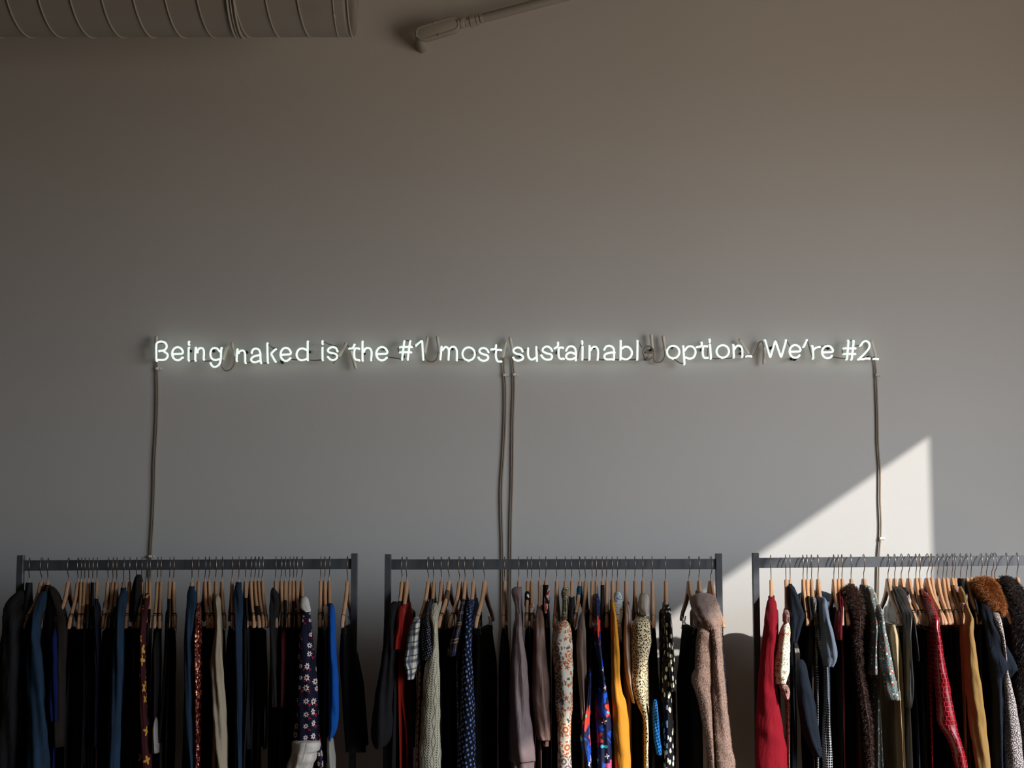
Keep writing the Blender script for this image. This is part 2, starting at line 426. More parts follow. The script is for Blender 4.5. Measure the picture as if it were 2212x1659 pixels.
@custom
def wood(name):
    s = NT(name, .42, 0, .5); g = s.noise(s.obj((4, 4, 40)), 6, 4, .6, .6)
    o = s.n('ObjectInfo'); c = s.mix(g, lin((170, 122, 86)), lin((208, 166, 128)))
    hv = s.n('HueSaturation'); s.put(hv.inputs['Color'], c); hv.inputs['Saturation'].default_value = 1.02
    s.put(hv.inputs['Value'], s.math('MULTIPLY_ADD', o.outputs['Random'], .3, .8)); s.bump(g, .1, .001)
    return s.color(hv.outputs[0])
@custom
def wall_paint(name):
    s = NT(name, .75, 0, .25); v = s.obj(1.0); f = s.noise(v, 1.3, 4); g = s.noise(v, 240, 3); h = s.noise(v, 7, 3)
    s.bump(s.math('ADD', g, s.math('MULTIPLY', h, 2.0)), .12, .002)
    return s.color(s.mix(f, lin((205, 202, 197)), lin((213, 210, 206))))
@custom
def rack_steel(name):
    s = NT(name, .45, .15, .5); g = s.noise(s.obj((3, 30, 3)), 10, 4)
    return s.color(s.mix(g, lin((76, 77, 80)), lin((96, 99, 104))))
@custom
def floor_wood(name):
    s = NT(name, .45, 0, .4); v = s.obj(1.0); b = s.n('TexBrick'); s.t.links.new(v, b.inputs['Vector'])
    b.inputs['Scale'].default_value = 1.0; b.inputs['Brick Width'].default_value = 1.6; b.inputs['Row Height'].default_value = .14; b.inputs['Mortar Size'].default_value = .002
    b.inputs['Color1'].default_value = (*lin((112, 88, 66)), 1); b.inputs['Color2'].default_value = (*lin((98, 78, 58)), 1); b.inputs['Mortar'].default_value = (*lin((60, 44, 32)), 1)
    return s.color(s.mix(s.math('MULTIPLY', s.noise(s.obj((3, 40, 3)), 2, 4), .4), b.outputs['Color'], lin((120, 84, 56))))

def neon_mat():
    s = NT('lit_neon', .3, 0, .5); s.color((.8, .85, .82)); s.b.inputs['Emission Color'].default_value = (.86, 1.0, .93, 1); s.b.inputs['Emission Strength'].default_value = .82; return s.m
M_NEON = neon_mat()
M_GLASS = plain('unlit_tube_glass', (150, 142, 128), .25, 0, .6)
M_BLOCK = plain('masked_tube', (120, 112, 100), .5)
M_BOOT = plain('silicone_boot', (222, 214, 200), .5)
M_DARK = plain('dark_spring', (48, 42, 36), .5, .4)
M_CORD = plain('tan_cord', (150, 134, 114), .6)
M_CLIP = plain('white_clip', (214, 210, 202), .5)
M_DUCT = plain('painted_duct', (168, 163, 156), .55, .0, .5, .05, 2)
M_STEEL = rack_steel()
M_WIRE = plain('hook_wire', (150, 136, 126), .3, .95)
M_WOOD = wood()

# ------------------------------------------------------------------ the room
r = ROOM; T = .15
def struct(name, boxes, mat, bev=0):
    m = MB()
    for lo, hi in boxes: m.box(lo, hi, bev)
    o = m.build(name, mat, None, False); o['kind'] = 'structure'; return o
PAINT = wall_paint()
struct('wall_back', [((r['x0'] - T, 0, 0), (r['x1'] + T, T, r['z1']))], PAINT)
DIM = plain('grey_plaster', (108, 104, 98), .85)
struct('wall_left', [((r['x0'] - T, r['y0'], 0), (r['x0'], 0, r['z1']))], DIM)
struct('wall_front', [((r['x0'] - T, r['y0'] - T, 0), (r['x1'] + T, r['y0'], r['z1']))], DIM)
struct('wall_right', [((r['x1'], r['y0'], 0), (r['x1'] + T, 0, WIN['z0'])), ((r['x1'], r['y0'], WIN['z1']), (r['x1'] + T, 0, r['z1'])),
                      ((r['x1'], r['y0'], WIN['z0']), (r['x1'] + T, WIN['y0'], WIN['z1'])), ((r['x1'], WIN['y1'], WIN['z0']), (r['x1'] + T, 0, WIN['z1']))], PAINT)
struct('floor', [((r['x0'] - T, r['y0'] - T, -T), (r['x1'] + T, T, 0))], floor_wood())
struct('ceiling', [((r['x0'] - T, r['y0'] - T, r['z1']), (r['x1'] + T, T, r['z1'] + T))], plain('ceiling_paint', (176, 168, 156), .8))
struct('baseboard_back', [((r['x0'], -.018, 0), (r['x1'], 0, .14))], PAINT)

# ------------------------------------------------------------------ neon sign
SGN_Y = -.05; TR = .0041
CROPS = {1: (320, 690, 6.9125), 2: (620, 690, 6.9125), 3: (920, 690, 6.9125), 4: (1220, 690, 6.9125), 5: (1520, 690, 5.53)}
def S(c, pts, Y=SGN_Y):
    x0, y0, k = CROPS[c]; return [P(x0 + a / k, y0 + b / k, Y) for a, b in pts]
def ell(cx, cy, rx, ry, a0=0, a1=360, n=20):
    return [(cx + rx * cos(R(a0 + (a1 - a0) * i / n)), cy + ry * sin(R(a0 + (a1 - a0) * i / n))) for i in range(n + 1)]
def e_(cx, cy, rx, ry, tail=38):
    return [(cx - rx * .72, cy + ry * .05), (cx + rx * .3, cy + ry * .02), (cx + rx * .8, cy - ry * .02)] + ell(cx, cy, rx, ry, -14, -360 + tail, 18)
# word -> list of (glyph, crop, [strokes], smooth)
WORDS = [
 ('being', [
  (1, [[(122, 608), (121, 480), (122, 375), (150, 338), (205, 331), (255, 350), (277, 395), (262, 442), (215, 466), (165, 470)], [(240, 482), (282, 512), (291, 552), (262, 592), (215, 606), (150, 603)]], 1),
  (1, [e_(440, 512, 82, 98)], 1),
  (1, [[(606, 335), (606, 368)], [(604, 425), (602, 605)]], 0),
  (1, [[(709, 425), (705, 510), (702, 605)], [(733, 482), (755, 440), (790, 425), (820, 442), (833, 485), (828, 590)]], 1),
  (1, [[(1060, 470), (1030, 436), (985, 425), (945, 450), (928, 510), (940, 570), (980, 603), (1020, 605), (1048, 595)], [(1092, 428), (1088, 510), (1082, 600), (1062, 668), (1010, 707), (962, 700), (930, 655)]], 1)]),
 ('naked', [
  (1, [[(1330, 450), (1325, 520), (1320, 610)], [(1352, 492), (1380, 468), (1420, 467), (1444, 502), (1450, 640)]], 1),
  (1, [[(1545, 490), (1567, 450), (1605, 436), (1650, 450), (1673, 500), (1676, 560), (1682, 640)], [(1662, 532), (1600, 545), (1550, 570), (1538, 605), (1562, 636), (1610, 638), (1655, 618)]], 1),
  (1, [[(1778, 360), (1785, 635)], [(1900, 447), (1832, 510), (1895, 622)]], 0),
  (1, [e_(2055, 522, 78, 98)], 1),
  (2, [[(285, 452), (235, 434), (180, 447), (146, 500), (150, 562), (190, 605), (240, 608), (285, 592)], [(308, 332), (308, 460), (307, 598)]], 1)]),
 ('is', [
  (2, [[(528, 328), (528, 355)], [(528, 425), (530, 598)]], 0),
  (2, [[(748, 465), (728, 427), (680, 413), (630, 430), (609, 465), (636, 495), (700, 507), (744, 533), (742, 578), (700, 606), (650, 600), (610, 560)]], 1)]),
 ('the', [
  (2, [[(932, 434), (972, 431), (990, 415), (1003, 380)], [(1068, 434), (1025, 432), (1005, 470), (1005, 560), (1028, 600), (1070, 608)]], 1),
  (2, [[(1127, 332), (1127, 480), (1127, 605)], [(1150, 472), (1170, 437), (1213, 424), (1250, 450), (1263, 505), (1254, 600)]], 1),
  (2, [e_(1417, 512, 84, 100)], 1)]),
 ('number_one', [
  (2, [[(1750, 328), (1718, 590)], [(1838, 328), (1802, 590)], [(1690, 412), (1855, 410)], [(1690, 490), (1845, 490)]], 0),
  (2, [[(1930, 383), (2018, 312), (2033, 590)]], 0)]),
 ('most', [
  (3, [[(232, 410), (225, 500), (215, 585)], [(255, 446), (290, 411), (325, 425), (343, 470), (337, 590)], [(348, 450), (378, 415), (420, 410), (450, 435), (463, 490), (461, 600)]], 1),
  (3, [ell(638, 515, 92, 98, 97, 443)], 1),
  (3, [[(930, 480), (900, 440), (850, 426), (806, 448), (803, 488), (850, 518), (908, 535), (931, 570), (910, 605), (860, 618), (812, 604), (785, 570)]], 1),
  (3, [[(982, 446), (1020, 445), (1042, 428), (1048, 387)], [(1118, 455), (1065, 455), (1047, 485), (1045, 560), (1062, 612), (1088, 630), (1120, 627)]], 1)]),
 ('sustainable', [
  (3, [[(1440, 466), (1412, 430), (1362, 419), (1315, 443), (1310, 482), (1352, 512), (1420, 530), (1452, 565), (1432, 602), (1372, 616), (1325, 600), (1305, 570)]], 1),
  (3, [[(1526, 432), (1526, 530), (1547, 583), (1590, 600), (1632, 575)], [(1648, 415), (1652, 520), (1658, 608)]], 1),
  (3, [[(1882, 460), (1850, 420), (1802, 404), (1752, 430), (1745, 473), (1800, 505), (1865, 522), (1884, 558), (1860, 595), (1800, 600), (1752, 577), (1725, 537)]], 1),
  (3, [[(1930, 425), (1958, 412), (1972, 390), (1973, 347)], [(2045, 421), (1998, 423), (1980, 465), (1985, 555), (2010, 588), (2055, 585)]], 1),
  (4, [[(25, 455), (52, 412), (105, 400), (150, 430), (166, 490), (166, 600)], [(140, 508), (90, 494), (42, 510), (18, 550), (40, 588), (90, 596), (143, 580)]], 1),
  (4, [[(260, 327), (262, 352)], [(265, 410), (263, 590)]], 0),
  (4, [[(371, 397), (369, 490), (368, 590)], [(390, 450), (418, 415), (460, 409), (488, 438), (498, 490), (492, 592)]], 1),
  (4, [[(595, 440), (620, 403), (668, 393), (712, 415), (735, 460), (735, 590)], [(740, 492), (660, 500), (604, 522), (590, 562), (620, 595), (700, 594)]], 1),
  (4, [[(835, 322), (834, 450), (832, 590)], [(856, 432), (900, 408), (960, 420), (1000, 480), (992, 542), (952, 584), (900, 596), (855, 580)]], 1),
  (4, [[(1087, 322), (1083, 590)]], 0)]),
 ('unlit_letter', [(4, [[(1200, 494), (1260, 494), (1322, 494)], ell(1250, 500, 78, 98, -5, -325)], 2)]),
 ('option', [
  (4, [ell(1618, 487, 92, 93, 97, 443)], 1),
  (4, [[(1771, 402), (1778, 540), (1787, 660)], [(1800, 452), (1838, 408), (1900, 404), (1945, 450), (1950, 510), (1915, 570), (1860, 586), (1808, 568)]], 1),
  (4, [[(1982, 410), (2020, 406), (2043, 385), (2045, 347)], [(2125, 400), (2075, 403), (2060, 460), (2065, 540), (2090, 576), (2132, 572)]], 1),
  (4, [[(2165, 302), (2167, 325)], [(2168, 380), (2183, 575)]], 0),
  (5, [ell(228, 382, 74, 74, 97, 443)], 1),
  (5, [[(356, 307), (358, 380), (361, 447)], [(371, 350), (398, 316), (438, 318), (460, 360), (463, 440)]], 1),
  (5, [[(518, 440), (568, 440)]], 0)]),
 ('we_are', [
  (5, [[(735, 250), (795, 463), (855, 250), (925, 460), (985, 250)]], 0),
  (5, [e_(1093, 382, 66, 76)], 1),
  (5, [[(1233, 247), (1197, 322)]], 0),
  (5, [[(1300, 318), (1306, 390), (1310, 460)], [(1315, 362), (1340, 338), (1388, 328)]], 1),
  (5, [e_(1480, 390, 66, 74)], 1)]),
 ('number_two', [
  (5, [[(1730, 255), (1712, 470)], [(1793, 258), (1770, 472)], [(1682, 345), (1812, 345)], [(1682, 412), (1810, 412)]], 0),
  (5, [[(1880, 305), (1905, 270), (1945, 260), (1980, 292), (1973, 345), (1925, 405), (1855, 472)], [(1860, 476), (1905, 473)], [(1935, 467), (1983, 467)]], 1),
  (5, [[(2042, 470), (2083, 472)]], 0)]),
]
sign = empty('neon_sign', P(1110, 775, 0), 'white glass neon script sign mounted on the wall above the clothes racks', 'neon sign')
for word, glyphs in WORDS:
    wd = empty('neon_word', (0, 0, 0)); wd.parent = sign
    c0, st, _ = glyphs[0]; wd.location = S(c0, [st[0][0]], 0)[0] - sign.location
    for c, strokes, sm in glyphs:
        m = MB()
        for stp in strokes:
            p = S(c, stp); p = smooth_path(p, n=4) if sm and len(p) > 2 else p
            if not sm and len(p) > 2:            # bent corners keep a small radius
                q = [p[0]]
                for a, b, d in zip(p, p[1:], p[2:]):
                    q += [b + (a - b).normalized() * .006, b + (a - b).normalized() * .002 + (d - b).normalized() * .002, b + (d - b).normalized() * .006]
                p = q + [p[-1]]
            back = Vector((0, .012, 0))
            t0 = (p[0] - p[1]).normalized(); t1 = (p[-1] - p[-2]).normalized()
            p = [p[0] + back + t0 * .002, p[0] + back * .25 + t0 * .001] + p + [p[-1] + back * .25 + t1 * .001, p[-1] + back + t1 * .002]
            m.tube(p, TR if sm != 2 else TR * .95, 8)
        o = m.build('letter', M_GLASS if sm == 2 else M_NEON, wd)
        if sm == 2: o['label'] = 'unlit grey glass letter e'
# masked tube running behind, between the letters
for c, pts in [(1, [(602, 610), (640, 622), (700, 612)]), (1, [(825, 598), (860, 622), (960, 610)]), (1, [(1455, 645), (1540, 640)]), (1, [(1690, 645), (1740, 652), (1785, 640)]),
               (1, [(1780, 355), (1830, 400), (1900, 450)]), (1, [(2130, 590), (2190, 600)]), (2, [(60, 595), (180, 605)]), (2, [(310, 605), (420, 612), (528, 602)]), (2, [(540, 330), (640, 375), (740, 400)]),
               (2, [(1490, 562), (1600, 575), (1712, 595)]), (2, [(1755, 318), (1838, 318)]), (2, [(1690, 412), (1665, 425), (1662, 470), (1690, 490)]), (2, [(1860, 410), (1930, 385)]),
               (3, [(465, 600), (560, 605), (640, 620)]), (3, [(1445, 468), (1490, 460), (1525, 435)]), (3, [(1655, 420), (1725, 540)]), (4, [(260, 322), (225, 430), (190, 590)]), (4, [(265, 592), (320, 602), (368, 592)]),
               (4, [(495, 594), (560, 602), (640, 598)]), (4, [(735, 592), (780, 602), (832, 594)]), (4, [(900, 598), (1000, 602), (1085, 594)]), (4, [(1095, 325), (1150, 410)]), (4, [(1625, 580), (1700, 640), (1785, 665)]),
               (4, [(2160, 300), (2140, 430), (2130, 560)]), (5, [(85, 463), (150, 470), (228, 462)]), (5, [(230, 465), (300, 466), (361, 452)]), (5, [(463, 445), (520, 445)]), (5, [(990, 250), (1030, 320)]),
               (5, [(1240, 250), (1275, 380), (1305, 460)]), (5, [(1535, 445), (1620, 462), (1710, 472)]), (5, [(1732, 250), (1793, 252)]), (5, [(1682, 345), (1660, 355), (1660, 400), (1682, 412)]), (5, [(1815, 318), (1878, 303)]), (5, [(1905, 460), (1985, 462), (2040, 465)])]:
    m = MB(); m.tube(smooth_path(S(c, pts, SGN_Y + .018), n=4), .0026, 6); m.build('masked_tube', M_BLOCK, sign)
# silicone end boots, joining leads, glass supports with springs
for c, a, b in [(1, (120, 262), (122, 430)), (1, (1182, 405), (1130, 600)), (1, (1245, 355), (1290, 540)), (2, (878, 362), (785, 550)), (2, (958, 480), (1025, 728)), (2, (2095, 272), (2060, 490)),
                (3, (168, 258), (198, 470)), (3, (1190, 345), (1150, 560)), (3, (1252, 275), (1290, 450)), (4, (1288, 232), (1308, 440)), (4, (1466, 255), (1498, 460)), (5, (428, 242), (535, 405)), (5, (725, 345), (718, 525)), (5, (2005, 258), (2058, 445))]:
    p = S(c, [a, b], SGN_Y + .024); m = MB(); d = p[1] - p[0]
    m.tube([p[0] + d * t for t in (0, .05, .3, .7, .97, 1)], .006, 12, True, [.0058, .0064, .0062, .0056, .0056, .005]); m.build('electrode_boot', M_BOOT, sign)
for c, pts in [(1, [(1105, 610), (1095, 690), (1140, 755), (1200, 762), (1265, 710), (1293, 620), (1290, 550)]), (2, [(785, 550), (740, 600), (690, 655)]), (2, [(885, 370), (930, 420), (955, 470)]), (3, [(0, 540), (5, 590), (50, 628), (110, 628), (165, 585), (182, 510), (196, 470)]),
               (4, [(1318, 440), (1335, 560), (1330, 610), (1380, 640), (1440, 630), (1490, 560), (1496, 480)]), (5, [(540, 410), (560, 440), (610, 420), (640, 350), (660, 285), (690, 263), (712, 290), (718, 345)])]:
    m = MB(); m.tube(smooth_path(S(c, pts, SGN_Y + .028), n=5), .003, 6); m.build('joining_lead', M_CORD, sign)
for c, x, y in [(1, 215, 345), (1, 640, 475), (1, 985, 475), (1, 1480, 495), (1, 1915, 455), (1, 2010, 645), (2, 340, 490), (2, 700, 520), (2, 1155, 510), (2, 1450, 440), (2, 1745, 555), (3, 395, 445), (3, 735, 500), (3, 1035, 490), (3, 1400, 550), (3, 1958, 500),
                (4, 435, 430), (4, 1275, 465), (4, 1210, 595), (4, 1600, 420), (4, 2035, 460), (5, 440, 355), (5, 440, 410), (5, 800, 345), (5, 1045, 470), (5, 1440, 330), (5, 1480, 350), (5, 1085, 480), (5, 1940, 460)]:
    q = S(c, [(x, y)], 0)[0]; m = MB()
    m.tube([q + Vector((0, -.001, 0)), q + Vector((0, -.01, 0))], .0055, 10)
    m.tube([q + Vector((.004 * cos(t * 1.3), -.01 - .0016 * t, .004 * sin(t * 1.3))) for t in range(20)], .0009, 5)
    m.tube([q + Vector((0, -.035, 0)), q + Vector((-.002, SGN_Y + .002, .003))], .0014, 6)
    m.build('tube_support', M_DARK, sign)
# the four supply cords that run down the wall
def cord(path, clips, label):
    p = [P(x, y, -.009) for x, y in path]; root = empty('power_cord', p[0], label, 'cord', 'supply cords of the neon sign')
    m = MB(); m.tube([p[0] + Vector((0, -.015, .004))] + smooth_path(p, n=5), .0037, 8); m.build('cable', M_CORD, root)
    for y, x in clips:
        q = P(x, y, 0); m = MB(); m.box((q.x - .008, -.014, q.z - .005), (q.x + .006, 0, q.z + .005), .001); m.box((q.x + .006, -.006, q.z - .0035), (q.x + .015, 0, q.z + .0035), .001)
        m.build('cable_clip', M_CLIP, root)
cord([(338, 778), (340, 800), (341, 860), (339, 930), (335, 1000), (334, 1060), (331, 1130), (327, 1195), (324, 1300), (322, 1500), (320, 1700), (318, 1950)], [(797, 342), (1202, 327)], 'tan cord hanging from the capital B end of the sign')
cord([(1087, 772), (1089, 800), (1092, 830), (1092, 900), (1089, 970), (1084, 1050), (1084, 1110), (1086, 1170), (1087, 1300), (1088, 1500), (1088, 1700), (1088, 1950)], [(811, 1091)], 'tan cord below the last letter of most')
cord([(1107, 772), (1110, 800), (1111, 840), (1109, 900), (1108, 970), (1107, 1050), (1105, 1110), (1104, 1170), (1103, 1300), (1102, 1500), (1102, 1700), (1102, 1950)], [(810, 1112)], 'tan cord below the first letter of sustainable')
cord([(1888, 772), (1892, 800), (1894, 840), (1896, 900), (1897, 960), (1901, 1020), (1901, 1080), (1903, 1130), (1902, 1163), (1899, 1200), (1897, 1300), (1897, 1500), (1898, 1700), (1898, 1950)], [(811, 1894), (1163, 1903)], 'tan cord hanging from the number two, crossing the sunlit patch')

# ------------------------------------------------------------------ duct and conduit near the ceiling
DR, DY = .2, -.5
DZ = 1.55 + (DR + 5.25 * sin(R(19.17))) / cos(R(19.17))
def ring(x, rad, n=48, tilt=0.0):
    return [Vector((x + tilt * rad * sin(2 * pi * k / n), DY + rad * cos(2 * pi * k / n), DZ + rad * sin(2 * pi * k / n))) for k in range(n)]
XE = P(752, 40, DY - .1).x
duct = empty('ventilation_duct', (XE, DY, DZ), 'round white spiral air duct with an open end, above the neon sign', 'duct')
m = MB(); m.rings([ring(ROOM['x0'], DR), ring(XE - .02, DR), ring(XE, DR), ring(XE, DR - .006), ring(XE - .02, DR - .006), ring(ROOM['x0'], DR - .006)], False, False)
m.build('duct_tube', M_DUCT, duct)
pitch = 70 / 3200 * 5.15
def helix(x0, x1, ph):
    n = int((x1 - x0) / pitch * 40); return [Vector((x0 + pitch * k / 40, DY - (DR + .001) * cos(2 * pi * k / 40 + ph), DZ - (DR + .001) * sin(2 * pi * k / 40 + ph))) for k in range(n)]
XC = P(502, 60, DY - .1).x
xb = P(53, 80, DY).x; xa = P(597, 80, DY).x
m = MB(); st = xb - pitch * 30; m.tube(helix(st, XC - .02, pi / 2), .0036, 6); m.build('spiral_seam', M_DUCT, duct)
m = MB(); st = xa - pitch * 1; m.tube(helix(XC - .005, XE - .06, 2 * pi * ((XC - .005 - st) / pitch) + pi / 2), .0036, 6); m.build('spiral_seam', M_DUCT, duct)
m = MB()
for dx, rr in ((-.012, .006), (0, .004), (.012, .006)):
    m.tube(ring(XC + dx, DR + .002) + ring(XC + dx, DR + .002)[:1], rr, 8, False)
m.build('joint_collar', M_DUCT, duct)
m = MB(); m.tube(ring(XE - .05, DR) + ring(XE - .05, DR)[:1], .003, 8, False); m.tube(ring(XE, DR) + ring(XE, DR)[:1], .004, 8, False); m.build('end_rim', M_DUCT, duct)
m = MB(); q = P(721, 33, DY - DR + .01); m.tube([q + Vector((0, .02, 0)), q - Vector((0, .004, 0))], .005, 10); m.build('screw', M_DUCT, duct)

CYY = -.075
cond = empty('electrical_conduit', P(905, 95, 0), 'white conduit with oval junction fitting sloping up beside the duct end', 'conduit')
def cpt(px, py, Y=CYY): return P(px, py, Y)
a, b = cpt(1040, 40), cpt(1300, -28)
ax = (b - a).normalized(); m = MB(); m.tube([a, b, b + ax * .6, b + ax * 1.0 + Vector((0, 0, .3)), b + ax * 1.05 + Vector((0, 0, .9))], .0185, 16); m.build('pipe', M_DUCT, cond)
m = MB()
for t0, t1, rr in ((1004, 1012, .0215), (1014, 1024, .027), (1027, 1034, .025), (1036, 1043, .022)):
    p0 = cpt(t0, 45 + (1020 - t0) * .262); p1 = cpt(t1, 45 + (1020 - t1) * .262); m.tube([p0, p1], rr, 8, False)
    # hexagonal nuts
m.build('coupling_nut', M_DUCT, cond, False)
# oval body: stadium extruded, in its own axes
A = cpt(903, 78); B = cpt(1000, 49); ux = (B - A).normalized(); uz = Vector((-ux.z, 0, ux.x)); Lb = (B - A).length
up = Vector((0, -1, 0))
def stadium(x0, x1, rad, y, n=10):
    o = []
    for k in range(n + 1): t = -pi / 2 + pi * k / n; o.append(A + ux * (x1 - rad + rad * cos(t)) + uz * (rad * sin(t)) + Vector((0, y, 0)))
    for k in range(n + 1): t = pi / 2 + pi * k / n; o.append(A + ux * (x0 + rad + rad * cos(t)) + uz * (rad * sin(t)) + Vector((0, y, 0)))
    return o
L1 = Lb * .93; x0_ = -.012
m = MB(); m.rings([stadium(x0_ + .006, L1 - .006, .020, .022), stadium(x0_, L1, .031, .012), stadium(x0_, L1, .033, -.012), stadium(x0_ + .001, L1 - .001, .032, -.016)])
m.tube([A + ux * (L1 - .01), A + ux * (Lb + .012)], .0205, 16, False)
m.tube([A + ux * .008 - uz * .012, A + ux * .006 - uz * .022 + Vector((0, .03, 0)), Vector(((A + ux * .006 - uz * .024).x, -.001, (A - uz * .025).z))], .0215, 16)
m.build('fitting_body', M_DUCT, cond)
m = MB(); m.rings([stadium(x0_ + .001, L1 - .001, .0315, -.017), stadium(x0_ + .002, L1 - .002, .0305, -.021), stadium(x0_ + .008, L1 - .008, .0245, -.0225), stadium(x0_ + .010, L1 - .010, .0225, -.0205), stadium(x0_ + .014, L1 - .014, .019, -.0225)]); m.build('cover_plate', M_DUCT, cond)
for fx, fz in ((x0_ + .005, -.004), (L1 - .006, .004), (L1 * .45, .0275), (L1 * .45, -.0275)):
    q = A + ux * fx + uz * fz; m = MB(); m.tube([q + Vector((0, -.018, 0)), q + Vector((0, -.0245, 0))], .0042, 10); m.build('cover_screw', M_DUCT, cond)

# ------------------------------------------------------------------ clothes racks
RAIL_Y = -.45
RACKS = [  # name, left post x, right post x (outer pixels), rail top y left/right, label
 ('left', 36, 772, 1210.5, 1207.0, 1199.5, 1195.5, 'dark grey steel clothes rack in the dim end, below the capital B'),
 ('middle', 831, 1560, 1208.3, 1207.4, 1197.0, 1195.5, 'dark grey steel clothes rack standing between the other two racks'),
 ('sunlit', 1626, 2356, 1205.0, 1198.5, 1194.5, 1188.0, 'grey steel clothes rack standing in the patch of sunlight')]
TB, RH = .0125, .0365
rails = []
for nm, xl, xr, yl, yr, pl, pr, label in RACKS:
    a = P(xl, yl, RAIL_Y - TB); b = P(xr, yr, RAIL_Y - TB); zt = (a.z, b.z)
    tp = (P(xl, pl, RAIL_Y - TB).z, P(xr, pr, RAIL_Y - TB).z)
    rk = empty('clothes_rack', ((a.x + b.x) / 2, RAIL_Y, 0), label, 'clothes rack', 'steel clothes racks')
    for sgn, x, t in ((1, a.x, tp[0]), (-1, b.x, tp[1])):
        x0, x1 = (x, x + .0225) if sgn > 0 else (x - .0225, x)
        m = MB(); m.box((x0, RAIL_Y - TB, .05), (x1, RAIL_Y + TB, t), .0012); m.build('post', M_STEEL, rk, False)
        m = MB(); m.box((x0, RAIL_Y - .25, .025), (x1, RAIL_Y + .25, .05), .0012); m.build('base_bar', M_STEEL, rk, False)
        for yy in (-.22, .22):
            m = MB(); m.tube([((x0 + x1) / 2, RAIL_Y + yy, .0), ((x0 + x1) / 2, RAIL_Y + yy, .026)], .011, 12, False); m.build('foot', M_DARK, rk)
    x0, x1 = a.x + .0225, b.x - .0225
    m = MB(); V = [(x, y, z) for x, zz in ((x0, zt[0]), (x1, zt[1])) for y in (RAIL_Y - .006, RAIL_Y + .006) for z in (zz - RH, zz)]
    m.add(V, [(0, 1, 3, 2), (4, 6, 7, 5), (0, 4, 5, 1), (2, 3, 7, 6), (0, 2, 6, 4), (1, 5, 7, 3)]); m.build('hanging_rail', M_STEEL, rk, False)
    m = MB(); m.box((x0, RAIL_Y - .01, .028), (x1, RAIL_Y + .01, .048)); m.build('lower_bar', M_STEEL, rk, False)
    rails.append((x0, x1, zt[0], zt[1]))


# ------------------------------------------------------------------ hangers
CR = {1: (0, 3.4625), 2: (380, 3.464), 3: (780, 3.464), 4: (1180, 3.464), 5: (1580, 3.4647), 6: (1880, 3.4639)}
def px(c, zx): return CR[c][0] + zx / CR[c][1]
def py(c, zy): return 1180 + zy / CR[c][1]
PROF = [(0, .0, -.046), (.012, .0, -.048), (.017, -.001, -.051), (.022, -.008, -.054), (.03, -.019, -.060), (.045, -.036, -.070), (.06, -.050, -.079), (.09, -.070, -.094), (.12, -.085, -.106),
        (.15, -.099, -.118), (.175, -.110, -.129), (.195, -.121, -.141), (.21, -.132, -.150), (.218, -.141, -.154), (.221, -.147, -.152)]
TIP_S, TIP_Z = .213, -.145
def prof(s_, k=1):
    s_ = abs(s_)
    for a, b in zip(PROF, PROF[1:]):
        if s_ <= b[0]: t = (s_ - a[0]) / (b[0] - a[0]); return a[k] + (b[k] - a[k]) * t
    return PROF[-1][k]
def s_at(z):
    """distance along the arm at which the top of the wood lies z below the neck"""
    for a, b in zip(PROF[1:], PROF[2:]):
        if z >= b[1]: return a[0] + (b[0] - a[0]) * max(0, (a[1] - z)) / max(1e-6, a[1] - b[1])
    return PROF[-1][0]
class Frame:
    def __init__(s, X, Z, yaw): s.o = Vector((X, RAIL_Y, Z)); s.f = Vector((sin(yaw), -cos(yaw), 0)); s.p = Vector((cos(yaw), sin(yaw), 0)); s.yaw = yaw
    def __call__(s, a, t, z): return s.o + s.f * a + s.p * t + Vector((0, 0, z))
